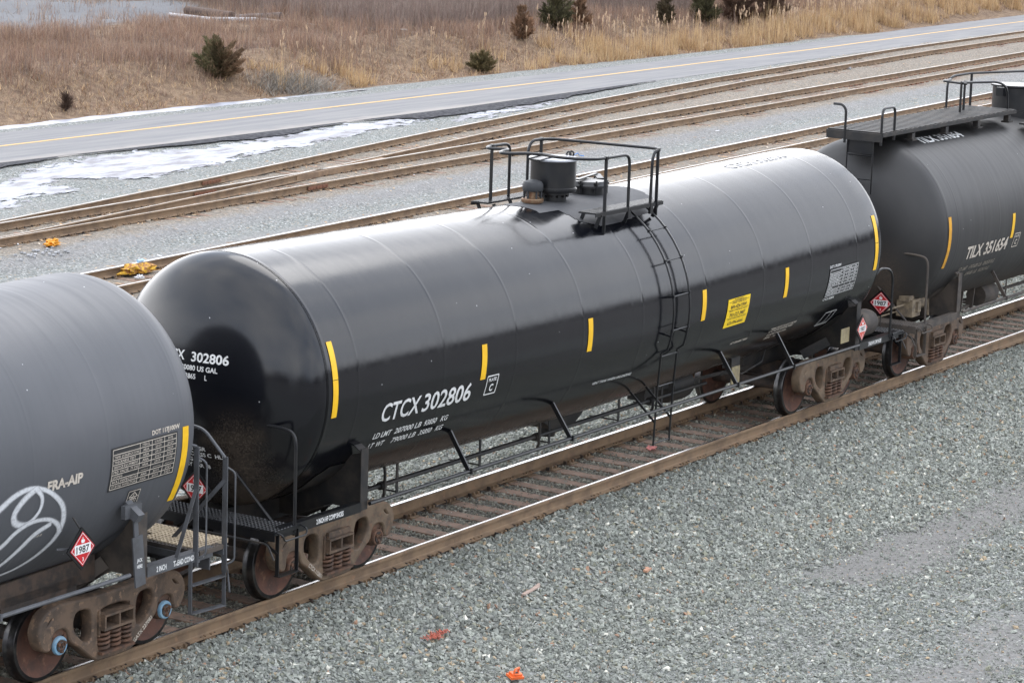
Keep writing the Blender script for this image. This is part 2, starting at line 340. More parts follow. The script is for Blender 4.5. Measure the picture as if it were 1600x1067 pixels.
g_ = link('ground', grid_mesh('ground', XX, YY, ZZ, dict(bed=bedf, bed1=bed1, field=fieldf, lot=lotf, dirt=dirtf, lane=lane), m_)); tag(g_, kind='structure')
# ---- road on the far side
m_, nt_, b_ = newmat('worn_asphalt'); P = pos(nt_)
ln = noise(nt_, pos(nt_, (.08, 1.0, 1)), 3.0, 4)
c = mixc(nt_, maprange(nt_, ln, .35, .65), (.175, .175, .18), (.225, .22, .215)); c = mixc(nt_, maprange(nt_, noise(nt_, P, 60, 2), .4, .7, 0, .4), c, (.19, .19, .195))
sep = nt_.nodes.new('ShaderNodeSeparateXYZ'); nt_.links.new(P, sep.inputs[0])
c = mixc(nt_, maprange(nt_, mth(nt_, 'ADD', sep.outputs[1], mth(nt_, 'MULTIPLY', n_s if False else noise(nt_, P, 1.2, 4), .8)), 33.1, 32.5, 0, .65), c, (.33, .30, .27))
crk = maprange(nt_, noise(nt_, pos(nt_, (.12, 1.1, 1)), 1.7, 5, .6), .62, .70, 0, .55); c = mixc(nt_, crk, c, (.13, .13, .14))
nt_.links.new(c, b_.inputs['Base Color']); b_.inputs['Roughness'].default_value = .9; b_.inputs['Specular IOR Level'].default_value = .25; bump(nt_, b_, noise(nt_, P, 70, 3), .3, .01); M['asphalt'] = m_
def ribbon(xs_, f_lo, f_hi, z, name, mat_, parent=None, jl=0., jh=0., sd=1, zf=None):
    xs_ = np.asarray(xs_, float); lo = f_lo(xs_) + jl * vnoise(xs_, xs_ * 0, 2.1, sd) + jl * .5 * vnoise(xs_, xs_ * 0, 7, sd); hi = f_hi(xs_) + jh * vnoise(xs_, xs_ * 0, 1.9, sd + 1)
    k = 5; YYs = np.stack([lo + (hi - lo) * t / k for t in range(k + 1)], 1); XXs = np.repeat(xs_[:, None], k + 1, 1)
    ZZs = (zf(XXs, YYs) if zf else np.full_like(XXs, 0)) + z
    return link(name, grid_mesh(name, XXs, YYs, ZZs, {}, mat_), parent)
rx = np.arange(-60, 170, .5); yc = lambda x: np.interp(x, [-60, 25, 60, 80, 95, 110, 170], [35.6, 34.82, 35.1, 35.6, 36.4, 36.9, 39])
ne = lambda x: np.interp(x, [-60, 22, 30, 45, 60, 80, 100, 170], [32.2, 32.05, 31.8, 31.8, 32.45, 33.3, 34.2, 36.6]); fe = lambda x: np.interp(x, [-60, 28, 45, 66, 80, 96, 113, 170], [37.6, 37.15, 36.75, 37.0, 37.3, 38.4, 39.0, 41.5])
RZ = -.345
road = ribbon(rx, ne, fe, RZ, 'road', M['asphalt'], None, .08, .05); tag(road, kind='structure')
M['road_yellow'] = simple('worn_yellow_road_paint', (.62, .37, .10), (.46, .31, .14), .7, scale=6, bmp=0)
yl = ribbon(rx, lambda x: yc(x) - .08, lambda x: yc(x) + .08, RZ + .006, 'road_marking', M['road_yellow'], None); tag(yl, kind='structure')
# dark wet verge between asphalt and ice
M['wet'] = simple('wet_black_grit', (.035, .035, .04), (.085, .085, .09), .6, scale=7, bmp=.5)
wv = ribbon(np.arange(16, 60, .3), lambda x: ne(x) - np.interp(x, [16, 20, 23, 25, 29, 34, 37, 39, 42, 50, 60], [1.1, 1.0, .55, .12, .5, .8, .3, .12, .9, .9, .1]), lambda x: ne(x) - .05, .05, 'road_shoulder', M['wet'], None, .09, .0, 3, gz); tag(wv, kind='structure')
M['wet'].node_tree.nodes['Principled BSDF'].inputs['Specular IOR Level'].default_value = .12; M['wet'].node_tree.nodes['Principled BSDF'].inputs['Roughness'].default_value = .95
# ---- snow and ice
m_, nt_, b_ = newmat('old_icy_snow'); P = pos(nt_)
nA = noise(nt_, pos(nt_, (.45, 1.3, 1)), 1.5, 8, .68); nB = noise(nt_, P, 10, 5, .65)
c = mixc(nt_, maprange(nt_, nA, .40, .66), (.42, .43, .46), (.22, .21, .22)); c = mixc(nt_, maprange(nt_, nB, .60, .68, 0, .7), c, (.24, .20, .16))
nt_.links.new(c, b_.inputs['Base Color']); b_.inputs['Roughness'].default_value = .8; b_.inputs['Specular IOR Level'].default_value = .25; bump(nt_, b_, mth(nt_, 'ADD', nA, mth(nt_, 'MULTIPLY', nB, .3)), .5, .06)
at_ = nt_.nodes.new('ShaderNodeAttribute'); at_.attribute_name = 'edge'
cov = mth(nt_, 'ADD', mth(nt_, 'MULTIPLY', at_.outputs['Fac'], 1.25), mth(nt_, 'MULTIPLY', mth(nt_, 'SUBTRACT', noise(nt_, pos(nt_, (.5, 1.2, 1)), 2.6, 9, .72), .5), 4.2))
nt_.links.new(maprange(nt_, cov, .38, .46), b_.inputs['Alpha']); M['snow'] = m_
def blob_sheet(poly, name, mat_, label, cat, z0=.012, th=.022, jit=.16, step=.22):
    P_ = []
    n = len(poly)
    for i in range(n):
        a = np.array(poly[i], float); b = np.array(poly[(i + 1) % n], float); k = max(1, int(np.hypot(*(b - a)) / step))
        for j in range(k):
            q = a + (b - a) * j / k; P_.append(q + rng.normal(0, jit * .4, 2) + jit * np.array([vnoise(q[0], q[1], 2.3, 1), vnoise(q[0], q[1], 2.3, 4)]))
    P_ = np.array(P_); cen = P_.mean(0)
    bm = bmesh.new(); vs = [bm.verts.new((p[0], p[1], 0)) for p in P_]; f = bm.faces.new(vs); bmesh.ops.triangulate(bm, faces=[f])
    for _ in range(3): bmesh.ops.subdivide_edges(bm, edges=[e for e in bm.edges if e.calc_length() > .5], cuts=1, use_grid_fill=False); bmesh.ops.triangulate(bm, faces=bm.faces[:])
    bo = {v for e in bm.edges if e.is_boundary for v in e.verts}
    for v in bm.verts:
        v.co.z = float(gz(v.co.x, v.co.y)) + (z0 - .03 if v in bo else z0 + th * (.6 + .4 * math.sin(v.co.x * 3 + v.co.y * 5)))
    me = bpy.data.meshes.new(name); bm.to_mesh(me); bm.free(); me.materials.append(mat_)
    ed = me.attributes.new('edge', 'FLOAT', 'POINT'); P0 = np.array([v.co[:2] for v in me.vertices]); ed.data.foreach_set('value', np.array([min(1., float(np.hypot(*(P_ - p).T).min()) / .8) for p in P0]))
    for p in me.polygons: p.use_smooth = True
    o = link(name, me); tag(o, label, cat, 'patches of old snow along the far road', 'stuff'); return o
blob_sheet([(19.4, 29.85), (22, 30.95), (24.1, 31.55), (26.24, 31.75), (29.19, 31.2), (31.13, 31.1), (33.95, 31.45), (36.94, 31.65), (40.79, 31.62), (41.6, 31.2), (43.3, 30.6), (41, 30.6), (38.14, 30.15), (33.54, 29.12), (30.26, 28.9), (27.03, 27.93), (24.17, 27.53), (22.48, 28.01), (21.77, 28.9), (20.79, 28.6), (21.3, 27.6), (19.88, 26.9), (19.0, 27.2), (17, 27.0), (16.5, 27.8), (17, 28.9)], 'snow_patch', M['snow'], 'long patch of dirty white ice filling the verge beside the road at left', 'snow')
blob_sheet([(14.0, 27.0), (17.95, 27.7), (18.3, 26.9), (17.2, 26.2), (16.0, 26.1), (13.5, 26)], 'snow_patch', M['snow'], 'thin greyish ice sheet at the left edge of the picture above the far rails', 'snow')
blob_sheet([(41.06, 30.35), (43.26, 30.85), (45.2, 31.3), (48.59, 31.36), (50.75, 31.5), (53, 31.35), (50.05, 30.7), (46.84, 30.2), (44.67, 29.9), (41.9, 29.8)], 'snow_patch', M['snow'], 'narrow tongue of snow beside the road in the middle behind the tank car cage', 'snow')
M['ice'] = simple('grey_blue_ice', (.36, .375, .43), (.25, .255, .29), .3, scale=1.3, bmp=.1)
ic = blob_sheet([(26, 38.2), (29.48, 38.35), (32, 38.55), (34.63, 38.65), (37.89, 38.55), (40.52, 38.35), (42.19, 38.2), (48.51, 37.9), (47.57, 37.65), (39.85, 37.75), (36.33, 37.75), (31.72, 37.75), (28.56, 37.75), (26, 37.8)], 'ice_strip', M['ice'], 'long strip of bluish ice in the ditch along the far edge of the road', 'ice', .03, .03, .06)
# ------------------------------------------------------------------ crushed stone ballast as real stones
def inview(x, y, z, mg=140):
    dx, dy, dz = x - CAM.x, y - CAM.y, z - CAM.z
    d = dx * CF.x + dy * CF.y + dz * CF.z; px = 800 + FPX * (dx * CR.x + dy * CR.y + dz * CR.z) / d; py = 533.5 - FPX * (dx * CU.x + dy * CU.y + dz * CU.z) / d
    return (px > -mg) & (px < 1600 + mg) & (py > -mg) & (py < 1067 + mg)
def stones(name, n, xr, yr, rmin, rmax, label, keep=None, palette=None, bury=.35, cat='gravel'):
    x = rng.uniform(*xr, n); y = rng.uniform(*yr, n); z = gz(x, y); k = inview(x, y, z)
    if keep is not None: k &= keep(x, y)
    x, y, z = x[k], y[k], z[k]; n = len(x)
    r = rmin + (rmax - rmin) * rng.random(n) ** 1.6
    base = np.array([[1, 0, 0], [-1, 0, 0], [0, 1, 0], [0, -1, 0], [0, 0, 1], [0, 0, -1]], float)
    V = base[None] + rng.uniform(-.33, .33, (n, 6, 3)); S = np.stack([rng.uniform(.75, 1.35, n), rng.uniform(.6, 1.05, n), rng.uniform(.4, .8, n)], 1)
    V = V * S[:, None, :] * r[:, None, None]
    q = rng.normal(size=(n, 4)); q[:, 1:3] *= .55; q /= np.linalg.norm(q, axis=1)[:, None]; a, b, c_, d = q[:, 0], q[:, 1], q[:, 2], q[:, 3]
    Rm = np.stack([np.stack([1 - 2 * (c_ * c_ + d * d), 2 * (b * c_ - a * d), 2 * (b * d + a * c_)], -1), np.stack([2 * (b * c_ + a * d), 1 - 2 * (b * b + d * d), 2 * (c_ * d - a * b)], -1), np.stack([2 * (b * d - a * c_), 2 * (c_ * d + a * b), 1 - 2 * (b * b + c_ * c_)], -1)], -2)
    V = np.einsum('nij,nkj->nki', Rm, V); V += np.stack([x, y, z + r * (.5 - bury) + rng.uniform(0, .012, n)], -1)[:, None, :]
    F0 = np.array([[0, 2, 4], [2, 1, 4], [1, 3, 4], [3, 0, 4], [2, 0, 5], [1, 2, 5], [3, 1, 5], [0, 3, 5]]); F = (F0[None] + (np.arange(n) * 6)[:, None, None]).reshape(-1, 3)
    me = bpy.data.meshes.new(name); me.vertices.add(n * 6); me.vertices.foreach_set('co', V.astype(np.float32).ravel()); me.loops.add(F.size); me.loops.foreach_set('vertex_index', F.ravel().astype(np.int32))
    me.polygons.add(len(F)); me.polygons.foreach_set('loop_start', (np.arange(len(F)) * 3).astype(np.int32)); me.polygons.foreach_set('use_smooth', np.zeros(len(F), bool))
    pal = palette or [((.165, .178, .168), .24), ((.215, .230, .218), .24), ((.262, .272, .262), .17), ((.12, .128, .122), .13), ((.29, .31, .29), .09), ((.19, .195, .155), .05), ((.37, .38, .36), .035), ((.33, .255, .175), .025), ((.55, .54, .50), .012), ((.26, .15, .10), .008)]
    pr = np.array([p for _, p in pal]); idx = rng.choice(len(pal), n, p=pr / pr.sum()); colr = (np.array([c for c, _ in pal])[idx] * np.array([1.16, 1.14, 1.05]) + .004) * rng.uniform(.82, 1.18, (n, 1))
    ca = me.attributes.new('tint', 'FLOAT_COLOR', 'POINT'); C4 = np.ones((n, 6, 4), np.float32); C4[:, :, :3] = colr[:, None, :]; ca.data.foreach_set('color', C4.ravel())
    me.materials.append(M['stone']); me.update(); o = link(name, me); tag(o, label, cat, None, 'stuff'); print(name, n); return o
m_, nt_, b_ = newmat('crushed_stone'); a_ = nt_.nodes.new('ShaderNodeAttribute'); a_.attribute_name = 'tint'
c = mixc(nt_, maprange(nt_, noise(nt_, pos(nt_), 45, 3), .35, .7, 0, .3), a_.outputs['Color'], (.30, .30, .28)); nt_.links.new(c, b_.inputs['Base Color']); b_.inputs['Roughness'].default_value = .85; b_.inputs['Specular IOR Level'].default_value = .3; M['stone'] = m_
def dirt_at(x, y):
    d = np.minimum(segd(x, y, (-.3, -4.9), (14, -5.6)) * 1.0 + .17 * vnoise(x, y, 1.1, 8), segd(x, y, (-4.5, -7.9), (6, -8.6)) * .8 + .35 * vnoise(x, y, 1.1, 8)); return d
kp1 = lambda x, y: rng.random(len(x)) < np.clip(.2 + .8 * sst(-5.2, -3.0, y + .4 * vnoise(x, y, .7, 3)), 0, 1) * np.clip(.05 + 1.1 * sst(.25, 1.1, dirt_at(x, y)), 0, 1)
stones('ballast_stones', 330000, (-15, 22), (-9.5, -.86), .012, .050, 'coarse grey green crushed stone heaped along the near rail', kp1)
stones('fine_gravel', 200000, (-14, 16), (-11, -3), .007, .02, 'fine crushed grey gravel in the foreground at lower right', lambda x, y: rng.random(len(x)) < np.clip(.32 + .8 * sst(.1, 1.0, dirt_at(x, y)), 0, 1))
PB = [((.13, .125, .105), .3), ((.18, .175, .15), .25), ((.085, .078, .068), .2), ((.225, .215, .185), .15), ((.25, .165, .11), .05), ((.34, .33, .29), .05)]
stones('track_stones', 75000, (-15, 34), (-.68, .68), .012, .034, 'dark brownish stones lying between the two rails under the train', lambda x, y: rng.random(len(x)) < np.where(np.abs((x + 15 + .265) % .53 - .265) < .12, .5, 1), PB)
stones('ballast_stones', 120000, (-14, 36), (.85, 4.5), .014, .04, 'grey crushed stone on the far side of the train seen beneath the tanks', None, None)
# ------------------------------------------------------------------ railway tracks
RP = [(-.0762, -.186), (.0762, -.186), (.0762, -.176), (.018, -.155), (.0095, -.14), (.0095, -.052), (.034, -.044), (.0375, -.03), (.0372, -.009), (.031, -.001), (-.006, -.001), (-.031, -.001), (-.0372, -.009), (-.0375, -.03), (-.034, -.044), (-.0095, -.052), (-.0095, -.14), (-.018, -.155), (-.0762, -.176)]
def rail_mesh(path, name='rail', mats=None, part_=False):
    b = MB(); n = len(RP); vs = []; path = [Vector(p) for p in path]
    for i, p in enumerate(path):
        t = (path[min(i + 1, len(path) - 1)] - path[max(i - 1, 0)]).normalized(); s = Vector((-t.y, t.x, 0))
        vs += [p + s * a + Vector((0, 0, h)) for a, h in RP]
    fs = []; mi = []
    b.v = [tuple(v) for v in vs]
    for i in range(len(path) - 1):
        for k in range(n):
            b.f.append([i * n + k, i * n + (k + 1) % n, (i + 1) * n + (k + 1) % n, (i + 1) * n + k]); b.mi.append(1 if 8 <= k <= (10 if part_ else 11) and not (part_ and k > 9) else 0); b.sm.append(False)
    return b.mesh(name, mats or [M['rail_side'], M['rail_top']])
def offset(path, d):
    out = []
    for i, p in enumerate(path):
        t = (path[min(i + 1, len(path) - 1)] - path[max(i - 1, 0)]); t.z = 0; t.normalize(); out.append(p + Vector((-t.y, t.x, 0)) * d)
    return out
def tie_mesh(full=True, L_=2.59):
    b = MB(); b.box((0, 0, -.09), (.225, L_, .17))
    for v_i in range(len(b.v)): x, y, z = b.v[v_i]; b.v[v_i] = (x + random.uniform(-.006, .006), y + random.uniform(-.03, .03), z + random.uniform(-.005, .003))
    return b.mesh('tie', [M['tie']])
def plate_mesh(full):
    b = MB(); b.box((0, 0, .003), (.2, .34, .012), 0)
    for sy in (-1, 1):
        for sx_ in (-1, 1):
            b.box((sx_ * .055, sy * .095, .026), (.03, .036, .045), 0)
        if full:     # rail anchors hanging against the tie
            b.box((.13, sy * .07, .02), (.022, .05, .05), 1); b.box((-.13, sy * .07, .02), (.022, .05, .05), 1)
    return b.mesh('tie_plate', [M['rail_side'], M['rust_dark']])
TIE = [tie_mesh() for _ in range(4)]; PLATE = plate_mesh(True)
def make_track(label, path, x0, x1, step, dull=False, group='tracks of the rail yard', nparts=100, shades=True):
    path = [Vector(p) for p in path]
    root = empty('railway_track', (path[0].x, path[0].y, 0)); tag(root, label, 'railway track', group); off = -Vector(root.location)
    mats = [M['rail_side'], M['rail_dull' if dull else 'rail_top']]
    for s in (-.755, .755):
        o = link('rail', rail_mesh([q + off for q in offset(path, s)], mats=mats, part_=(s < 0)), root)
    # ties
    seg = []; acc = 0
    xsq = np.arange(x0, x1, step); px_ = [p.x for p in path]; py_ = [p.y for p in path]
    cands = [(float(x), float(np.interp(x, px_, py_))) for x in xsq]
    extra = MB()
    for i, (x, y) in enumerate(cands):
        ang = math.atan2(float(np.interp(x + .5, px_, py_)) - y, .5) + random.uniform(-.015, .015)
        if i < nparts:
            o = link('tie', random.choice(TIE), root, (x + off.x + random.uniform(-.03, .03), y + off.y + random.uniform(-.05, .05), -.203), ang)
            for s in (-.755, .755): link('tie_plate', PLATE, o, (0, s, 0))
        else:
            extra.box((x + off.x, y + off.y, -.293), (.225, 2.59, .17), 0, Matrix.Rotation(ang, 3, 'Z'))
            for s in (-.755, .755): extra.box((x + off.x - s * math.sin(ang), y + off.y + s * math.cos(ang), -.19), (.25, .26, .04), 1, Matrix.Rotation(ang, 3, 'Z'))
    if extra.v:
        o = extra.build('far_ties', [M['tie'], M['joint']], root); o['kind'] = 'stuff'
    return root
xl_ = lambda f, xs_: [(float(x), float(f(x)), 0) for x in xs_]
t1root = make_track('nearest railway track, the one the tank cars stand on', xl_(lambda x: 0, [-60, -30, 0, 30, 60, 150]), -15, 36, .53)
make_track('straight railway track just behind the tank cars, empty', xl_(t2, [-60, 0, 60, 150, 300]), 6, 80, .53)
make_track('railway track beyond the wide gravel strip, on the near side of the switch', xl_(t3, [-60, 0, 60, 150, 300]), 8, 110, .53, True)
xs4 = [7.2, 8.5, 10, 12, 14.5, 17, 20, 22.5, 25, 27.5, 32, 36, 41, 47, 53, 60, 70, 80, 95, 130, 200]
make_track('railway track that curves away from the switch and runs beside the road', xl_(t4, xs4), 26, 120, .56, True)
# frog casting and joint bars of the switch
fr = MB(); fr.prism([(24.6, 23.35), (27.0, 23.6), (29.6, 23.93), (29.6, 24.15), (27.0, 23.86), (24.6, 23.50)], -.18, -.03, 0, 'xy')
fo = fr.build('switch_frog', [simple('manganese_casting', (.26, .17, .10), (.17, .11, .07), .7, scale=3)], None); tag(fo, 'heavy brown cast frog where the rails of the far switch cross', 'switch frog')
def joint(x, y, ang, label):
    b = MB(); b.box((0, -.055, -.1), (.92, .03, .09), 0); b.box((0, .055, -.1), (.92, .03, .09), 0)
    for k in range(6): b.lathe([(0, -.085), (.02, -.085), (.022, -.06)], (-.38 + k * .152, 0, -.1), 'y', 6)
    o = b.build('joint_bar', [M['joint']], None, (x, y, 0)); o.rotation_euler = (0, 0, ang); tag(o, label, 'joint bar', 'rusty joint bars on the far rails')
joint(23.6, float(t3(23.6)) - .755, .055, 'orange rusted joint bar on the nearest rail of the far switch, left of its frog')
joint(20.6, float(t3(20.6)) + .755, .055, 'rusty joint bar on the straight inner rail at the left of the switch')
joint(22.4, float(t4(22.4)) + .755, .14, 'rusty joint bar on the outermost curved rail at the left of the switch')
# ------------------------------------------------------------------ lettering
_tc = {}
def text2d(s, h, w_=None, weight=.02, align='L', res=3):
    """flat text: list of (u,v) and faces; cap height h, total width w_ (None = natural)"""
    key = (s, weight, res)
    if key not in _tc:
        cu = bpy.data.curves.new('t', 'FONT'); cu.body = s; cu.offset = weight; cu.resolution_u = res; cu.fill_mode = 'FRONT'
        o = bpy.data.objects.new('t', cu); COL.objects.link(o); bpy.context.view_layer.update()
        me = bpy.data.meshes.new_from_object(o.evaluated_get(bpy.context.evaluated_depsgraph_get())); v = np.array([q.co[:2] for q in me.vertices]) if len(me.vertices) else np.zeros((0, 2))
        f = [list(p.vertices) for p in me.polygons]; bpy.data.objects.remove(o); bpy.data.curves.remove(cu); bpy.data.meshes.remove(me); _tc[key] = (v, f)
    v, f = _tc[key]; v = v.copy()
    x0, x1 = v[:, 0].min(), v[:, 0].max(); v[:, 0] -= x0; sc = h / .73
    v[:, 1] *= sc; v[:, 0] *= (w_ / (x1 - x0)) if w_ else sc
    if align == 'C': v[:, 0] -= v[:, 0].max() / 2
    return v, f
def strokes2d(lines, wd):
    V = []; F = []
    for a, b in lines:
        a = np.array(a, float); b = np.array(b, float); d = b - a; n_ = max(1, int(np.hypot(*d) / .12)); d /= np.hypot(*d); p = np.array([-d[1], d[0]]) * wd / 2
        for i in range(n_ + 1):
            q = a + (b - a) * i / n_; V += [q + p, q - p]
        b0 = len(V) - 2 * (n_ + 1)
        for i in range(n_): F.append([b0 + 2 * i, b0 + 2 * i + 1, b0 + 2 * i + 3, b0 + 2 * i + 2])
    return np.array(V), F
def rect2d(u0, v0, u1, v1, n_=8):
    V = []; F = []
    for i in range(n_ + 1):
        v = v0 + (v1 - v0) * i / n_; V += [(u0, v), (u1, v)]
    for i in range(n_): F.append([2 * i, 2 * i + 1, 2 * i + 3, 2 * i + 2])
    return np.array(V, float), F
class Decal:
    """collects flat shapes in (u,v), later mapped to a surface"""
    def __init__(s): s.v = []; s.f = []; s.mi = []; s.uv = []
    def put(s, vf, du=0, dv=0, mi=0, uv=None):
        v, f = vf; b = len(s.v); s.v += [(p[0] + du, p[1] + dv, mi) for p in v]; s.f += [[b + i for i in q] for q in f]; s.mi += [mi] * len(f); return s
    def obj(s, name, mats, fn, parent, lift=.0015, label=None):
        me = bpy.data.meshes.new(name); me.from_pydata([tuple(fn(u, v, lift * k)) for u, v, k in s.v], [], s.f)
        for m_ in mats: me.materials.append(m_)
        me.polygons.foreach_set('material_index', s.mi); me.update(); o = link(name, me, parent)
        if label: o['label'] = label
        return o
# ------------------------------------------------------------------ shared truck (bogie) parts, local to the truck centre, rail top z = 0
def curve_plate(outline, holes, thick, bev, mats, name):
    cu = bpy.data.curves.new('c', 'CURVE'); cu.dimensions = '2D'; cu.fill_mode = 'BOTH'; cu.extrude = thick / 2 - bev; cu.bevel_depth = bev; cu.bevel_resolution = 1
    for poly in [outline] + holes:
        pts = [Vector((a, b, 0)) for a, b in poly]
        for _ in range(2):   # corner cutting
            q = []
            for i in range(len(pts)):
                a, b = pts[i], pts[(i + 1) % len(pts)]; q += [a * .78 + b * .22, a * .22 + b * .78]
            pts = q
        sp = cu.splines.new('POLY'); sp.points.add(len(pts) - 1); sp.use_cyclic_u = True
        for i, p in enumerate(pts): sp.points[i].co = (*p[:], 1)
    o = bpy.data.objects.new('c', cu); COL.objects.link(o); bpy.context.view_layer.update()
    me = bpy.data.meshes.new_from_object(o.evaluated_get(bpy.context.evaluated_depsgraph_get())); bpy.data.objects.remove(o); bpy.data.curves.remove(cu)
    me.transform(Matrix.Rotation(R_(90), 4, 'X')); me.name = name
    for m_ in mats: me.materials.append(m_)
    return me
OUT = [(-1.16, .46), (-1.24, .66), (-1.14, .84), (-.9, .91), (-.5, .875), (0, .865), (.5, .875), (.9, .91), (1.14, .84), (1.24, .66), (1.16, .46), (1.05, .44), (1.035, .60), (.96, .655), (.82, .655), (.745, .60), (.71, .46), (.60, .40), (.32, .17), (.24, .145), (-.24, .145), (-.32, .17), (-.60, .40), (-.71, .46), (-.745, .60), (-.82, .655), (-.96, .655), (-1.035, .60), (-1.05, .44)]
HL1 = [(-.70, .68), (-.64, .80), (-.40, .79), (-.345, .62), (-.355, .38), (-.49, .36), (-.68, .54)]
HC = [(-.285, .75), (.285, .75), (.295, .50), (.29, .205), (-.29, .205), (-.295, .50)]
HE = [(-1.15, .70), (-1.05, .81), (-.97, .80), (-1.06, .70)]
def frame_mesh(matn):
    return curve_plate(OUT, [HL1, [(-a, b) for a, b in HL1], HC, HE, [(-a, b) for a, b in HE]], .17, .022, [M[matn]], 'side_frame')
WP = [(.10, .665), (.395, .665), (.44, .668), (.481, .675), (.486, .688), (.478, .703), (.463, .716), (.4565, .74), (.4535, .80), (.447, .812), (.405, .814), (.395, .806), (.33, .775), (.24, .757), (.16, .772), (.135, .80), (.13, .835), (.0, .835)]
def wheel_mesh(sgn):
    b = MB(); b.lathe([(r, y * sgn) for r, y in WP], axis='y', n=48, mis=[0, 0, 1, 1, 1, 1, 1, 1, 1, 1, 0, 0, 0, 0, 0, 0, 0]); return b.mesh('wheel', [M['wheel_face'], M['wheel_tread']])
def axle_mesh():
    b = MB(); b.lathe([(0, -1.1), (.07, -1.1), (.07, -.84), (.10, -.83), (.10, -.66), (.085, -.4), (.08, 0), (.085, .4), (.10, .66), (.10, .83), (.07, .84), (.07, 1.1), (0, 1.1)], axis='y', n=16); return b.mesh('axle', [M['rust_dark']])
def spring_mesh():
    b = MB()
    for cx in (-.185, 0, .185):
        for cy in (-.07, .08):
            pts = []; T_ = 4.5; n_ = int(T_ * 10)
            for i in range(n_ + 1):
                a = 2 * math.pi * T_ * i / n_; pts.append((cx + .074 * math.cos(a), cy + .074 * math.sin(a), .245 + .235 * i / n_))
            b.tube(pts, .0185, 6)
    b.box((0, 0, .225), (.56, .30, .03)); return b.mesh('springs', [M['rust_red']])
def bolster_mesh(sgn, style):
    b = MB(); y0, y1 = sorted((sgn * .80, sgn * 1.17))
    b.box((0, (y0 + y1) / 2, .50), (.52, y1 - y0, .03)); b.box((0, (y0 + y1) / 2, .655), (.50, y1 - y0, .025)); 
    for x in (-.24, 0, .24): b.box((x, (y0 + y1) / 2, .577), (.025, y1 - y0 - .004, .126))
    b.box((0, sgn * .9, .577), (.45, .1, .12)); b.box((0, sgn * 1.1, .705), (.44, .06, .07)) if style else None
    for x in (-.262, .262): b.box((x, sgn * 1.0, .56), (.03, .2, .3))
    return b.mesh('bolster_end', [M['rust_frame']])
def bearing_mesh(sgn, capm):
    b = MB(); s = sgn
    b.lathe([(0, .90 * s), (.125, .90 * s), (.125, 1.0 * s), (.115, 1.03 * s), (.105, 1.05 * s)], axis='y', n=24)
    b.lathe([(.105, 1.05 * s), (.108, 1.075 * s), (.10, 1.092 * s), (.082, 1.095 * s), (.08, 1.088 * s), (.05, 1.088 * s), (.045, 1.10 * s), (0, 1.10 * s)], axis='y', n=24, mi=1)
    for k in range(3):
        a = 2 * math.pi * k / 3 + .5; b.lathe([(0, 1.12 * s), (.02, 1.12 * s), (.022, 1.09 * s)], (.058 * math.cos(a), 0, .058 * math.sin(a)), 'y', 6)
    for k in range(3):
        a = 2 * math.pi * k / 3 + .5; b.bar((0, 1.097 * s, 0), (.058 * math.cos(a), 1.097 * s, .058 * math.sin(a)), .05, .008, (0, 1, 0), 0)
    b.box((0, .96 * s, .135), (.25, .16, .07)); b.box((-.12, .99 * s, .06), (.04, .12, .12)); b.box((.12, .99 * s, .06), (.04, .12, .12))
    return b.mesh('bearing', [M['rust_red'], M[capm]])
def brake_mesh():
    b = MB()
    b.box((0, 0, .56), (.34, 1.66, .3))
    for sx_ in (-1, 1):
        b.bar((sx_ * .36, -.8, .42), (sx_ * .36, .8, .42), .07, .09); b.bar((sx_ * .36, -.8, .42), (sx_ * .30, 0, .46), .05, .05)
        for sy in (-.745, .745):
            b.prism([(sx_ * .44 + .0 * sx_, .26), (sx_ * .40, .27), (sx_ * .36, .46), (sx_ * .40, .64), (sx_ * .445, .63), (sx_ * .41, .46)], sy - .045, sy + .045)
    return b.mesh('brake_beams', [M['rust_dark']])
TRK = {}
WHEEL = {s: wheel_mesh(s) for s in (-1, 1)}; AXLE = axle_mesh(); SPR = spring_mesh(); BRK = brake_mesh()
def truck(parent, x, frame='rust_frame', cap='rust_red', style=1, mark=None, markx=(.38, 1), label=None, tw=.5):
    t = empty('truck'); t.parent = parent; t.location = (x, 0, 0)
    if label: t['label'] = label
    if frame not in TRK: TRK[frame] = frame_mesh(frame)
    for s in (-1, 1):
        link('side_frame', TRK[frame], t, (0, s * 1.0, 0))
        link('springs', SPR, t, (0, s * 1.0, 0))
        k = ('bol', s, style, 0)
        if k not in TRK: TRK[k] = bolster_mesh(s, style)
        link('bolster_end', TRK[k], t)
        for dx in (-.889, .889):
            k = ('brg', s, cap)
            if k not in TRK: TRK[k] = bearing_mesh(s, cap)
            link('bearing', TRK[k], t, (dx, 0, .457)); link('wheel', WHEEL[s], t, (dx, 0, .457))
    for dx in (-.889, .889): link('axle', AXLE, t, (dx, 0, .457))
    link('brake_beams', BRK, t)
    if mark:
        d = Decal(); d.put(text2d(mark, .05, tw, .02)); (x0, z0), (x1, z1) = markx; a = math.atan2(z1 - z0, x1 - x0)
        d.obj('lettering', [M['cream_mark']], lambda u, v, l: (x0 + u * math.cos(a) - v * math.sin(a), -1.088 - l, z0 + u * math.sin(a) + v * math.cos(a)), t)
    return t
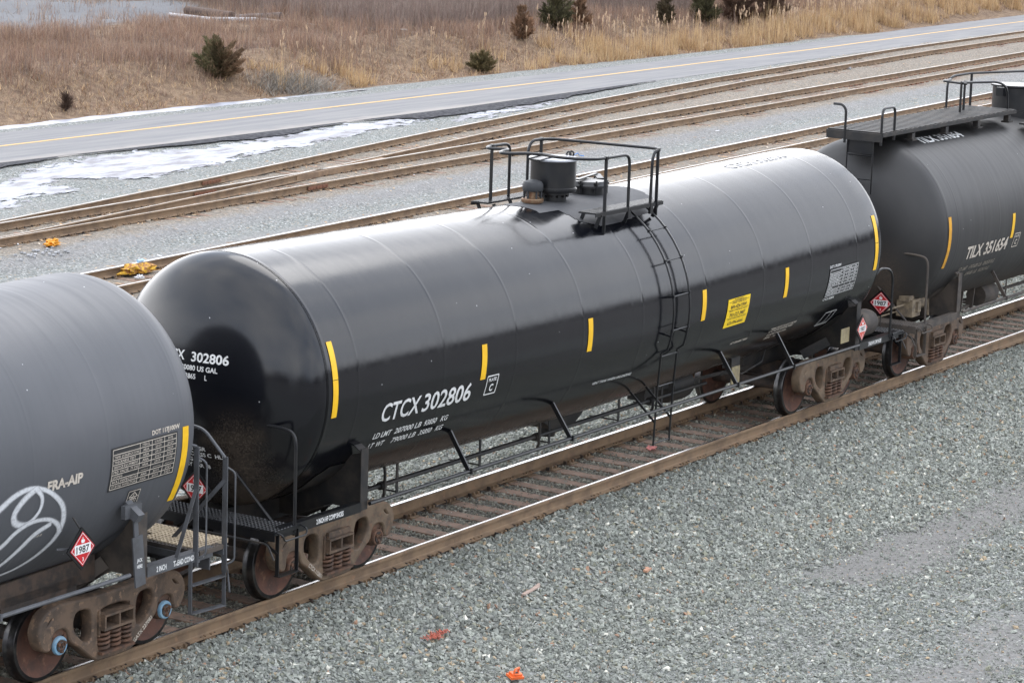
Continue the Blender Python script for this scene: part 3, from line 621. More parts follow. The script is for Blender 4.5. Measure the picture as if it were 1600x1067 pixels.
# ------------------------------------------------------------------ tank cars
class Tank:
    def __init__(s, root, xc, R, zc, xl, xr, sag, hd, mat_, seams):
        s.root = root; s.R = R; s.zc = zc; s.xl = xl; s.xr = xr; s.sag = sag; s.mid = (xl + xr) / 2; s.hl = (xr - xl) / 2
        ring = [(xl, 0)]
        xs_ = sorted(set([round(x, 3) for x in np.linspace(xl, xr, 40)])); prof = []
        n = 128; H = 20
        for i in range(H, 0, -1):
            a = i / H * math.pi / 2; prof.append((xl - hd * math.sin(a), R * math.cos(a), 0))
        prof.append((xl, R, 0)); body = [x for x in xs_ if xl + .03 < x < xr - .03 and all(abs(x - q) > .07 for q in seams)]
        for q in seams: body += [q - .05, q - .011, q - .004, q + .004, q + .011, q + .05]
        for x in sorted(body):
            off = .0009 if any(abs(x - q) < .006 for q in seams) else 0
            prof.append((x, R + off, 0))
        prof.append((xr, R, 0))
        for i in range(1, H + 1):
            a = i / H * math.pi / 2; prof.append((xr + hd * math.sin(a), R * math.cos(a), 0))
        b = MB(); vs = []
        for x, r, _ in prof:
            z0 = s.z(x)
            for k in range(n):
                a = 2 * math.pi * k / n; vs.append((x - xc, -r * math.sin(a), z0 - r * math.cos(a)))
        b.v = vs
        for i in range(len(prof) - 1):
            for k in range(n): b.f.append([i * n + k, i * n + (k + 1) % n, (i + 1) * n + (k + 1) % n, (i + 1) * n + k]); b.mi.append(0); b.sm.append(True)
        s.xc = xc; s.obj = b.build('tank_shell', [mat_], root)
    def z(s, x): return s.zc - s.sag * (1 - min(1, abs(x - s.mid) / s.hl))
    def p(s, x, th, off=0.):
        """world x, angle in degrees from the bottom round the near side"""
        a = R_(th); r = s.R + off; return Vector((x - s.xc, -r * math.sin(a), s.z(x) - r * math.cos(a)))
    def decal(s, d, x0, th0, name, mats, label=None, lift=.0025, off=.007):
        return d.obj(name, mats, lambda u, v, l: s.p(x0 + u, th0 + math.degrees(v / s.R), off + l), s.root, lift, label)
    def text(s, t, x0, th0, h, w_, mat_, name='lettering', weight=.02, label=None):
        return s.decal(Decal().put(text2d(t, h, w_, weight)), x0, th0, name, [M[mat_]], label)
    def strip(s, x0, x1, t0, t1, mat_='yellow_tape', split=False):
        d = Decal(); hgt = R_(t1 - t0) * s.R
        if split: d.put(rect2d(0, 0, x1 - x0, hgt * .5 - .004)); d.put(rect2d(0, hgt * .5 + .004, x1 - x0, hgt))
        else: d.put(rect2d(0, 0, x1 - x0, hgt))
        return s.decal(d, x0, t0, 'reflective_strip', [M[mat_]])
def table_decal(tank, x0, t0, w_, h_, rows, cw, bgm, fgm, bold=.03, name='inspection_table', solid=False):
    """cells: list of rows, each row a list of strings; cw = column widths as fractions"""
    d = Decal(); d.put(rect2d(0, 0, w_, h_, 12), mi=0); n = len(rows); lines = []; e = .02 * w_
    X = [e]; tot = w_ - 2 * e
    for c in cw: X.append(X[-1] + c * tot)
    Y = [h_ - e - (h_ - 2 * e) * i / n for i in range(n + 1)]
    lw = .008
    for y in Y: lines.append(((e, y), (w_ - e, y)))
    for x in X: lines.append(((x, e), (x, h_ - e)))
    d.put(strokes2d(lines, lw), mi=1)
    rh = Y[0] - Y[1]
    for i, r in enumerate(rows):
        for j, t in enumerate(r):
            if not t: continue
            cwid = X[j + 1] - X[j]; tw = min(cwid * (.90 if j == 0 else .62), len(t) * rh * .45)
            d.put(text2d(t, rh * .5, tw, bold, res=1), X[j] + (cwid * .05 if j == 0 else (cwid - tw) / 2), Y[i + 1] + rh * .26, 1)
    return tank.decal(d, x0, t0, name, [M[bgm], M[fgm]])
def placard(root, c, facing, size=.27, red='placard_red', post=None, label='red 1987 hazard placard', roll=0):
    """diamond board at c, facing direction vector"""
    f = Vector(facing).normalized(); up = Vector((0, 0, 1)); r = up.cross(f).normalized(); up = f.cross(r)
    e = empty('hazard_placard'); e.parent = root; e.location = c; e['label'] = label
    h = size * .7071
    def mp_(u, v, l): return tuple(r * u + up * v + f * (.012 + l))
    b = MB(); H_ = h * 1.22; vs = [r * a + up * c_ + f * k for k in (-.012, .006) for a, c_ in ((0, -H_), (H_, 0), (0, H_), (-H_, 0))]
    b.add(vs, [(3, 2, 1, 0), (4, 5, 6, 7), (0, 1, 5, 4), (1, 2, 6, 5), (2, 3, 7, 6), (3, 0, 4, 7)]); b.build('placard_holder', [M['black_paint']], e)
    d = Decal()
    dia = lambda s_: (np.array([(0, -s_), (s_, 0), (0, s_), (-s_, 0)]), [[0, 1, 2, 3]])
    d.put(dia(h), mi=0)
    for s_, m2 in ((h * .92, 1), (h * .87, 2)):
        v, q = dia(s_); d.put((v, q), mi=m2)
    d.put((np.array([(-h * .66, -h * .27), (h * .66, -h * .27), (h * .66, h * .27), (-h * .66, h * .27)]), [[0, 1, 2, 3]]), mi=3)
    d.put(text2d('1987', h * .40, h * 1.05, .02, 'C'), 0, -h * .20, 4)
    d.put(text2d('3', h * .22, None, .02, 'C'), 0, -h * .68, 5)
    fl = np.array([(-.10, .34), (.10, .34), (.16, .44), (.10, .56), (.05, .50), (.0, .70), (-.06, .52), (-.11, .58), (-.15, .44)]) * h
    d.put((fl, [list(range(9))]), mi=5)
    mats = [M[red], M['placard_white'], M[red], M['placard_white'], M['decal_black'], M['placard_white']]
    d.obj('placard_face', mats, mp_, e, .0012)
    if post: MB().tube([tuple(Vector(q) - Vector(c)) for q in post], .012, 6).build('placard_post', [M['black_dusty']], e)
    return e
def grating(parent, x0, x1, y0, y1, z, mat_, name='platform_grating', vertical=False):
    b = MB(); b.box(((x0 + x1) / 2, (y0 + y1) / 2, z - .028), (x1 - x0, y1 - y0, .05))
    nx_ = max(2, int((x1 - x0) / .055)); ny_ = max(2, int((y1 - y0) / .055))
    for i in range(nx_):
        for j in range(ny_):
            cx, cy = x0 + (i + .5) * (x1 - x0) / nx_, y0 + (j + .5) * (y1 - y0) / ny_
            b.add([(cx - .017, cy - .017, z - .003), (cx + .017, cy - .017, z - .003), (cx + .017, cy + .017, z - .003), (cx - .017, cy + .017, z - .003), (cx - .011, cy - .011, z + .007), (cx + .011, cy - .011, z + .007), (cx + .011, cy + .011, z + .007), (cx - .011, cy + .011, z + .007)],
                  [(4, 5, 6, 7), (0, 1, 5, 4), (1, 2, 6, 5), (2, 3, 7, 6), (3, 0, 4, 7)])
    return b.build(name, [mat_], parent)
def end_gear(root, tank, xt, s, paint, dusty, grat, coupler=True, full_rail=True, handrail=True, hx=1.43, sillz=1.10, hz=2.17, step=True, sill_text=None, tmat='white_mark', sigma=1, hang=True, padw=.48, padm=None):
    """everything between the truck at local xt and the coupler; s=-1 left end, +1 right end. Local x."""
    zb = tank.z(xt + tank.xc) - tank.R
    X = lambda d: xt + s * d
    # transverse bolster web that carries the tank
    b = MB()
    for sy in (-1, 1):
        poly = [(sy * .18, zb + .02), (sy * .18, .80), (sy * .62, .83), (sy * 1.02, sillz - .05), (sy * 1.47, sillz - .05), (sy * 1.47, 1.78), (sy * 1.30, 1.90)]
        arc = [(sy * tank.R * math.sin(a), zb + tank.R - tank.R * math.cos(a) * 1.0) for a in [R_(t) for t in (55, 48, 40, 32, 24, 16, 9)]]
        b.prism([p for p in poly[:6]] + arc, X(0) - .012, X(0) + .012, 0, 'yz')
        b.box((X(0), sy * 1.478, (sillz + 1.78) / 2), (.15, .016, 1.78 - sillz + .1)); b.bar((X(0), sy * 1.478, 1.785), (X(0), sy * 1.26, 1.93), .15, .016)
        b.box((X(.25), sy * .75, 1.15), (.5, .012, .25)) if False else None
        b.bar((X(.10), sy * .5, .84), (X(.10), sy * 1.02, sillz - .04), .2, .015); b.bar((X(-.28), sy * .62, .88), (X(-.05), sy * .98, sillz + .05), .012, .16)
    b.build('bolster_web', [M[dusty]], root)
    # saddle pad welded on the shell above the web
    pad = MB(); n_ = 14; vs = []
    for i in range(n_ + 1):
        th = 12 + (50 - 12) * i / n_
        w1 = padw if th < 44 else padw - (th - 44) * .03
        for x in (-w1, w1): vs.append(tuple(tank.p(tank.xc + X(.05) + x, th, .010)))
    pad.add(vs, [(2 * i, 2 * i + 1, 2 * i + 3, 2 * i + 2) for i in range(n_)], 0, True); pad.build('saddle_pad', [M[padm or dusty]], root)
    # stub centre sill
    b = MB(); x0, x1 = sorted((X(-1.55), X(1.62))); b.prism([(x0 if s > 0 else x0, .74), (x1, .74), (x1, 1.06), (x0, 1.06)], -.19, .19)
    xa, xb = sorted((X(-1.5), X(.9))); b.prism([(xa, 1.06), (xb, 1.06), (xb, zb + .12), (xa, zb + .12)], -.165, .165)
    b.box((X(1.45), 0, .9), (.05, .62, .36)); b.build('centre_sill', [M[dusty]], root)
    if coupler:
        b = MB(); b.box((X(1.8), 0, .88), (.42, .12, .14)); b.prism([(X(1.98), -.16), (X(2.02), .16), (X(2.14), .17), (X(2.17), .05), (X(2.09), .0), (X(2.19), -.06), (X(2.16), -.17)], .74, 1.02, 0, 'xy')
        b.tube([(X(1.5), -.22, .7), (X(1.75), -.2, .45), (X(2.0), -.12, .38), (X(2.12), -.05, .48)], .026, 8); b.build('coupler', [M['rust_dark']], root)
    # side sill angles
    for sy in (-1, 1):
        b = MB(); xa, xb = sorted((X(.07), X(hx + .24))); b.box(((xa + xb) / 2, sy * 1.492, sillz), (xb - xa, .012, .12)); b.box(((xa + xb) / 2, sy * 1.44, sillz + .056), (xb - xa, .09, .008))
        b.build('side_sill', [M[paint]], root)
    # end platform
    xa, xb = sorted((X(hx - .02), X(hx + .41))); grating(root, xa, xb, -1.52, 1.52, sillz + .05, M[grat])
    b = MB(); b.box((X(hx + .41), 0, sillz - .02), (.014, 3.04, .11)); b.box((X(hx - .02), 0, sillz - .04), (.05, 3.0, .08)); b.box((X(hx + .3), -1.3, sillz - .07), (.2, .04, .12)); b.box((X(hx + .3), 1.3, sillz - .07), (.2, .04, .12)); b.build('platform_beam', [M[paint]], root)
    if handrail:
        b = MB(); zt = 2.27
        if full_rail:
            b.tube(smooth_path([(X(hx), -1.50, sillz - .04), (X(hx), -1.50, zt - .02), (X(hx), -1.3, zt + .03), (X(hx), 1.3, zt + .03), (X(hx), 1.50, zt - .02), (X(hx), 1.50, sillz - .04)], .17, 6), .021, 8)
            for sy in (-1, 1): b.tube(smooth_path([(X(hx), sy * .02, 2.18), (X(hx), sy * .14, 2.08), (X(hx), sy * 1.15, sillz + .05)], .05, 3), .018, 6)
            b.bar((X(hx), 0, 2.30), (X(hx - .35), 0, 2.25), .05, .012); b.bar((X(hx), 0, 2.15), (X(hx - .35), 0, 2.1), .05, .012)
        else:
            for sy in (-1, 1): b.tube(smooth_path([(X(hx - .12), sy * 1.50, sillz - .02), (X(hx - .12), sy * 1.50, 2.12), (X(hx - .28), sy * 1.50, 2.27), (X(hx - .62), sy * 1.50, 2.32), (X(hx - .75), sy * 1.45, 2.2)], .14, 6), .021, 8)
        b.build('end_handrail', [M[paint]], root)
    if step:
        for sy in (-1, 1):
            b = MB(); y_ = sy * 1.50; xa, xb = X(hx + .33), X(hx - .05)
            b.bar((xa, y_, sillz), (xa, y_, .58), .012, .05, (0, 1, 0)); b.bar((xb, y_, sillz), (xb, y_, .58), .012, .05, (0, 1, 0)); b.bar((xa, y_, .585), (xb, y_, .585), .09, .012)
            b.bar((X(hx + .40), sy * 1.2, sillz - .02), (xa, y_, .86), .012, .045, (0, 1, 0))
            b.build('sill_step', [M[paint]], root)
            b = MB(); b.tube(smooth_path([(X(hx + .36), sy * 1.50, sillz + .03), (X(hx + .36), sy * 1.60, sillz + .01), (X(hx + .32), sy * 1.60, sillz - .07), (X(hx - .10), sy * 1.60, sillz - .07), (X(hx - .12), sy * 1.60, sillz), (X(hx - .12), sy * 1.50, sillz + .03)], .035, 4), .011, 6)
            b.build('grab_iron', [M[paint]], root)
    # uncoupling lever
    b = MB(); b.tube(smooth_path([(X(hx + .46), -1.55, sillz - .28), (X(hx + .46), -1.45, sillz - .10), (X(hx + .46), -.5, sillz - .10), (X(hx + .55), -.05, sillz - .12)], .06, 3), .013, 6); b.build('uncoupling_lever', [M[dusty]], root)
    if sill_text:
        t, xx, ww = sill_text; Decal().put(text2d(t, .062, ww, .03)).obj('lettering', [M[tmat]], lambda u, v, l: (xx + u, -1.4995 - l, sillz - .03 + v), root, .001)
    if hang:
        b = MB(); b.tube(smooth_path([(X(1.9), .3, .95), (X(2.05), .32, .5), (X(2.2), .3, .45)], .1), .03, 8); b.build('brake_hose', [M['decal_black']], root)
def underside(root, tank, xtl, xtr, paint, dusty, lad=None, pipez=1.13, sup=(), pl=None):
    b = MB(); a, c = pl or (xtl, xtr)
    for sy in (-1, 1): b.tube([(a, sy * 1.545, pipez), (c, sy * 1.545, pipez)], .026, 8)
    b.build('side_rail_pipe', [M[paint]], root)
    for x in sup:
        for sy in (-1, 1):
            q = tank.p(x + tank.xc, 52 if sy < 0 else 360 - 52, 0); b = MB(); b.bar(tuple(q), (x, sy * 1.545, pipez + .02), .06, .028, (1, 0, 0)); b.box((x + .04, sy * 1.545, pipez), (.03, .075, .075)); b.build('pipe_bracket', [M[paint]], root)
def brake_rigging(root, tank, mat_, x0, x1, y=-.5, z=.87, hangers=()):
    b = MB(); b.tube([(x0, y, z), (x1, y, z)], .028, 8); b.tube([(x0, y + .35, z - .12), (x1, y + .35, z - .12)], .014, 6)
    for x in hangers:
        b.bar((x, y, 1.14), (x, y, .70), .012, .05, (1, 0, 0)); b.bar((x, y, .72), (x, y + .5, .72), .02, .02)
    for x in hangers[::2]: b.lathe([(0, -.05), (.055, -.05), (.055, .05), (0, .05)], (x - .35, y, z), 'x', 12); b.tube(smooth_path([(x - .35, y - .03, z + .28), (x - .36, y - .06, z + .2), (x - .36, y - .05, z - .12), (x - .32, y, z - .15)], .04, 3), .022, 6)
    b.build('brake_rigging', [M[mat_]], root)
# ================================================================== car B: the black car in the middle
XB = 0.
M['pale_mark'] = simple('glare_dulled_stencil', (.50, .50, .52), (.20, .20, .21), .4, scale=14, bmp=0)  # roof lettering dulled in its colour to imitate sky glare
carB = empty('tank_car', (0, 0, 0)); tag(carB, 'glossy black tank car lettered CTCX 302806, whole in view in the middle', 'tank car', 'tank cars coupled into one train')
TB = Tank(carB, 0, 1.572, 2.639, -7.88, 7.45, .112, .80, M['shellB'], [-7.87, -7.27, -5.41, -3.71, -2.0, -.36, 1.50, 3.34, 4.96, 6.62])
truck(carB, -6.987, 'rust_frame_tan', 'rust_red', 1, 'CTCX 112801', ((-.585, .385), (-.30, .165)), tw=.34)
truck(carB, 6.987, 'rust_frame_tan', 'rust_red', 1)
for x in [(-7.80, -7.695, 79.3, 113.3, 1), (-4.55, -4.43, 79.9, 96.9, 0), (-1.88, -1.76, 80.8, 97.7, 0), (1.38, 1.50, 80.4, 97.3, 0), (4.05, 4.165, 79.2, 96.4, 0), (7.295, 7.41, 79.1, 112.5, 1)]: TB.strip(*x[:4], split=bool(x[4]))
TB.text('CTCX', -6.70, 70.9, .252, .83, 'white_mark', 'reporting_mark', .015); TB.text('302806', -5.80, 70.9, .252, 1.09, 'white_mark', 'reporting_mark', .015)
for t, x, w_ in (('LD LMT', -6.71, .38), ('207000 LB', -6.25, .585), ('93850', -5.60, .28), ('KG', -5.22, .15)): TB.text(t, x, 61.9, .088, w_, 'white_mark')
for t, x, w_ in (('LT', -6.71, .11), ('WT', -6.55, .17), ('79000 LB', -6.21, .53), ('35850', -5.60, .28), ('KG', -5.22, .15)): TB.text(t, x, 56.2, .088, w_, 'white_mark')
def framed(tank, x, th, w_, h_, mat_, texts=(), lw=.018, name='plate_mark'):
    d = Decal(); d.put(strokes2d([((0, 0), (w_, 0)), ((0, h_), (w_, h_)), ((0, 0), (0, h_)), ((w_, 0), (w_, h_))], lw))
    for t, u, v, h, ww in texts: d.put(text2d(t, h, ww, .03), u, v)
    return tank.decal(d, x, th, name, [M[mat_]])
framed(TB, -4.365, 71.2, .26, .26, 'white_mark', [('PLATE', .04, .185, .045, .18), ('C', .09, .045, .10, .085)])
TB.text('VENT TANK WHEN UNLOADING', -1.36, 58.6, .05, 1.08, 'white_mark')
TB.text('1/2" CERAMIC FIBER', 2.79, 56.6, .045, .55, 'cream_mark')
for t, x, th, w_ in (('THERMAL PROTECT & JACKET REMOVED', 4.10, 57.6, .88), ('DO NOT ADD ANY ADDITIONAL WEIGHT', 4.08, 55.6, .84), ('JACKETED INSULATION', 4.10, 53.0, .66), ('LINING    7-2017', 4.10, 50.4, .46)): TB.text(t, x, th, .042, w_, 'cream_mark')
d = Decal(); W_, H_ = .70, .455; d.put(rect2d(0, 0, W_, H_), mi=0)
d.put(strokes2d([((.03, .28), (.67, .28)), ((.03, .15), (.67, .15)), ((.03, .405), (.67, .405))], .006), mi=1)
for t, u, v, h, ww in (('IN EMERGENCY', .20, .432, .016, .3), ('CALL THE NUMBERS BELOW', .12, .412, .014, .45), ('CHEMTREC - WITHIN THE USA', .12, .375, .020, .46), ('800-424-9300', .10, .297, .062, .50), ('CHEMTREC - OUTSIDE THE USA (COLLECT)', .06, .252, .018, .58), ('703-527-3887', .10, .168, .062, .50), ('CANUTEC - WITHIN CANADA (COLLECT)', .06, .122, .018, .58), ('613-996-6666', .10, .035, .062, .50)): d.put(text2d(t, h, ww, .02, res=1), u, v, 1)
TB.decal(d, 2.195, 71.2, 'emergency_decal', [M['yellow_board'], M['decal_black']])
rowsB = [['', 'STATION', 'QUALIFIED', 'DUE'], ['TANK QUALIFICATION', 'ACF', '2017', '2027'], ['THICKNESS TEST', 'ACF', '2017', '2027'], ['SERVICE EQUIPMENT', 'ACF', '2017', '2027'], ['PRD VALVE  75 PSI', 'ACF', '2017', '2027'], ['LINING', '', '', ''], ['88.B.2 INSPECTION', 'ACF', '2017', '2027'], ['STUB SILL INSPECTION', 'ACF', '2017', '2027']]
table_decal(TB, 5.63, 70.2, 1.06, .485, rowsB, (.4, .2, .2, .2), 'decal_black', 'white_mark', .03)
TB.text('DOT 117R100W', 5.62, 88.4, .045, .40, 'white_mark'); TB.text('CTCX 302806', 5.63, 68.2, .045, .40, 'white_mark')
framed(TB, 6.08, 45.6, .40, .31, 'white_mark', [], .014); TB.decal(Decal().put(strokes2d([((.23, .03), (.23, .31)), ((0, .035), (.4, .035))], .012)), 6.08, 45.6, 'plate_mark', [M['white_mark']])
# head lettering, mapped onto the left head
def headmap(tank, y0, z0, off=.008, hd=.8):
    def f(u, v, l):
        y = y0 - u; z = z0 + v; zc = tank.zc; q = 1 - (y * y + (z - zc) ** 2) / tank.R ** 2; return (tank.xl - tank.xc - hd * math.sqrt(max(q, 0)) - off - l, y, z)
    return f
for t, y, z, w_, h in (('CTCX', .40, 2.99, .40, .115), ('302806', -.10, 2.985, .52, .115), ('30080 US GAL', .04, 2.875, .52, .062), ('113865', .04, 2.775, .22, .062), ('L', -.31, 2.775, .03, .062), ('SHELL DET GR', .25, 1.885, .52, .05), ('TC 128 GR B CLASS C  HLS', .45, 1.81, .97, .05), ('HDG  16', .12, 1.735, .3, .05), ('BUILT BY AAR 18', .28, 1.66, .57, .05)):
    Decal().put(text2d(t, h, w_, .025)).obj('lettering', [M['white_mark']], headmap(TB, y, z), carB, .001)
end_gear(carB, TB, -6.987, -1, 'black_paint', 'black_dusty', 'black_paint', hx=1.43, sillz=1.10, sill_text=('2 INCH HF COMP SHOES', -7.98, .55))
end_gear(carB, TB, 6.987, 1, 'black_paint', 'black_dusty', 'black_paint', hx=1.36, sillz=1.08, full_rail=False, sill_text=('2 INCH HF COMP SHOES', 7.40, .50))
underside(carB, TB, -6.93, 6.88, 'black_paint', 'black_dusty', pipez=1.135, sup=(-4.75, -2.22, 2.62, 4.5), pl=(-6.95, 6.92))
brake_rigging(carB, TB, 'black_dusty', -5.9, 3.6, -.5, .87, (-4.86, -2.87, -1.06, .9, 2.2))
placard(carB, (-8.92, -.40, 1.52), (-1, -.0, 0), .27, 'placard_red', [(-8.90, -.40, 1.35), (-8.90, -.40, 1.12)], 'red 1987 placard on the left end platform, half hidden behind a ladder')
placard(carB, (6.97, -1.56, 1.41), (0, -1, 0), .27, 'placard_faded', None, 'faded pink 1987 placard on the side web of the black car')
b = MB(); b.lathe([(0, 7.25), (.10, 7.26), (.20, 7.32), (.225, 7.4), (.225, 8.0), (.20, 8.1), (.1, 8.15), (0, 8.16)], (0, -1.14, 1.33), 'x', 24); b.bar((7.4, -1.14, 1.12), (7.4, -1.14, 1.2), .05, .3); b.bar((7.95, -1.14, 1.12), (7.95, -1.14, 1.2), .05, .3); b.build('air_reservoir', [M['brown_dusty']], carB)
b = MB(); b.box((5.98, -1.36, 1.5), (.34, .02, .34)) if False else b.box((6.6, -1.44, 1.33), (.30, .012, .24)); b.build('data_plate', [M['tan_plate']], carB)
b = MB(); b.box((3.78, -.92, 1.02), (.26, .02, .30), 1); b.box((3.78, -.9, 1.25), (.28, .04, .18), 0); b.build('card_board', [M['black_dusty'], M['tan_plate']], carB)
b = MB(); b.lathe([(0, 2.75), (.12, 2.76), (.235, 2.82), (.25, 2.9), (.25, 3.35), (.235, 3.45), (.1, 3.5), (0, 3.5)], (0, -.15, .86), 'x', 24); b.build('brake_cylinder', [M['black_dusty']], carB); b = MB(); b.box((2.3, -.1, .9), (.4, .3, .25)); b.build('control_valve', [M['black_dusty']], carB)
b = MB(); b.bar((2.0, -.3, .95), (5.6, -.2, .8), .03, .05); b.bar((3.5, -.8, 1.05), (4.4, -.6, .95), .02, .02); b.tube(smooth_path([(3.9, -.85, 1.15), (4.0, -.9, 1.0), (4.7, -.9, 1.1), (5.2, -.7, 1.2)], .05), .014, 6); b.build('brake_levers', [M['black_dusty']], carB)
# bottom outlet with skid at mid car
b = MB(); b.prism([(-.95, 1.0), (.35, 1.0), (.0, .80), (-.6, .80)], -.28, .28); b.lathe([(0, .62), (.11, .62), (.13, .7), (.13, .82)], (-.3, 0, 0), 'z', 16); b.build('bottom_outlet', [M['black_dusty']], carB)
for sy in (-1, 1):                       # side ladder
    b = MB(); sf = 1 if sy < 0 else -1
    for xs_ in (.33, .80):
        pth = [tuple(TB.p(xs_, sf * t, .11)) for t in range(150, 66, -6)] + [(xs_, sy * 1.50, 1.95), (xs_, sy * 1.46, 1.4), (xs_, sy * 1.43, .57)]
        b.tube(pth, .016, 6)
        for t in (99, 79): b.bar(tuple(TB.p(xs_, sf * t, 0)), tuple(TB.p(xs_, sf * t, .11)), .03, .02, (1, 0, 0))
    def rg(t): a = TB.p(.33, sf * t, .11); c = TB.p(.80, sf * t, .11); b.tube([a, c], .011, 6); [b.box(tuple(q), (.035, .035, .045)) for q in (a, c)]
    for t in (134, 117, 99, 82): rg(t)
    for y_, z_ in ((1.50, 1.9), (1.46, 1.45), (1.44, 1.03), (1.43, .60)): b.tube([(.33, sy * y_, z_), (.80, sy * y_, z_)], .012, 6)
    for xs_ in (.33, .80): b.bar((xs_, sy * 1.0, 1.32), (xs_, sy * 1.44, .92), .035, .012, (1, 0, 0))
    b.build('side_ladder', [M['black_paint']], carB)
# antislip paint patch round the dome
d = Decal(); poly = [(-1.42, 185), (-1.39, 177), (-1.36, 171), (-1.40, 164.5), (-.93, 164.5), (-.85, 151.5), (-.47, 145.5), (.2, 146), (1.05, 148), (1.5, 158), (1.55, 170), (1.50, 184), (1.0, 205), (-.9, 205)]
b = MB(); N1 = 26; N2 = 20
def inp(x, y):
    c = False; n = len(poly)
    for i in range(n):
        x1, y1 = poly[i]; x2, y2 = poly[(i + 1) % n]
        if (y1 > y) != (y2 > y) and x < (x2 - x1) * (y - y1) / (y2 - y1) + x1: c = not c
    return c
vs = []; fs = []; Nx, Nt = 100, 100
for i in range(Nx):
    for j in range(Nt):
        x_a = -1.5 + 3.1 * i / Nx; t_a = 145 + 62 * j / Nt; dx_, dt_ = 3.1 / Nx, 62 / Nt
        if inp(x_a + dx_ / 2, t_a + dt_ / 2):
            k = len(vs); vs += [TB.p(x_a, t_a, .004), TB.p(x_a + dx_, t_a, .004), TB.p(x_a + dx_, t_a + dt_, .004), TB.p(x_a, t_a + dt_, .004)]; fs.append((k, k + 1, k + 2, k + 3))
b.add(vs, fs, 0, True); me = bpy.data.meshes.new('antislip_patch'); me.from_pydata([tuple(v) for v in vs], [], fs); bm = bmesh.new(); bm.from_mesh(me); bmesh.ops.remove_doubles(bm, verts=bm.verts, dist=.0005); bm.to_mesh(me); bm.free(); me.materials.append(M['antislip'])
for p_ in me.polygons: p_.use_smooth = True
link('antislip_patch', me, carB)
TXT = TB.decal(Decal().put(text2d('CTCX 302806', .22, 1.95, .02)), 4.6, 170.5, 'reporting_mark', [M['pale_mark']])
# dome, valve, hatch
b = MB(); cx = -.385
b.lathe([(.20, 4.02), (.20, 4.20), (.24, 4.20), (.24, 4.235), (.335, 4.24), (.345, 4.26), (.345, 4.285), (.335, 4.285), (.335, 4.30), (.33, 4.305), (.33, 4.70)], (cx, 0, 0), 'z', 40); 
for k in range(14):
    a = 2 * math.pi * k / 14; b.box((cx + .22 * math.cos(a), .22 * math.sin(a), 4.185), (.03, .03, .04))
b.build('dome_housing', [M['black_paint']], carB)
b = MB(); b.lathe([(.355, 4.69), (.36, 4.695), (.36, 4.715), (.35, 4.722), (0, 4.735)], (cx, 0, 0), 'z', 40); b.bar((cx - .48, .02, 4.72), (cx - .1, .02, 4.745), .16, .02, mi=1); b.bar((cx - .48, .12, 4.73), (cx - .12, .12, 4.75), .03, .03, mi=1); b.box((cx + .40, -.03, 4.66), (.12, .14, .09), 1)
for q in (.36, .44): b.tube([(cx + q, -.03 + .035 * math.cos(a), 4.74 + .035 * math.sin(a)) for a in np.linspace(0, 6.28, 12)], .014, 6, 1)
for k in range(7): b.tube([(cx + .42 + .012 * (k % 2), -.10, 4.60 - k * .035), (cx + .42 + .012 * ((k + 1) % 2), -.10, 4.565 - k * .035)], .009, 5, 1)
b.build('dome_lid', [simple('painted_sky_sheen_lid', (.42, .43, .46), (.25, .26, .28), .3, scale=4, bmp=.05), M['black_paint']], carB)  # lid's pale colour stands in for sky reflected on its top
b = MB(); c0 = (-.93, .0, 0); zt = TB.z(-.93) + 1.572
b.lathe([(.11, zt - .03), (.11, zt + .02), (.155, zt + .02), (.16, zt + .03), (.16, zt + .065), (.15, zt + .075), (.085, zt + .078), (.085, zt + .18)], c0, 'z', 24, mi=1)
for k in range(6):
    a = math.pi * k / 3; b.box((c0[0] + .12 * math.cos(a), .12 * math.sin(a), zt + .125), (.022, .022, .11), 0)
b.lathe([(.07, zt + .07), (.07, zt + .18), (.14, zt + .18), (.15, zt + .20), (.15, zt + .27), (.13, zt + .31), (.06, zt + .335), (0, zt + .34)], c0, 'z', 24, mi=0)
b.build('relief_valve', [simple('dark_grey_cap', (.025, .027, .03), None, .6, bmp=.1), M['brass']], carB)
b = MB(); hx_, hy_ = .62, .02; zt = TB.z(.6) + 1.572
b.lathe([(.24, zt - .05), (.24, zt + .10), (.31, zt + .10), (.31, zt + .13), (.29, zt + .15), (.27, zt + .19), (0, zt + .21)], (hx_, hy_, 0), 'z', 32)
for k in range(8):
    a = math.pi * k / 4 + .2; b.tube([(hx_ + .30 * math.cos(a), hy_ + .30 * math.sin(a), zt + .02), (hx_ + .30 * math.cos(a), hy_ + .30 * math.sin(a), zt + .21)], .014, 6); b.box((hx_ + .30 * math.cos(a), hy_ + .30 * math.sin(a), zt + .17), (.05, .05, .03))
b.bar((hx_ + .2, hy_ - .1, zt + .2), (hx_ + .42, hy_ + .1, zt + .23), .10, .02); b.bar((hx_ - .3, hy_, zt + .22), (hx_ + .4, hy_ + .1, zt + .24), .06, .02); b.build('manway_cover', [M['black_paint']], carB)
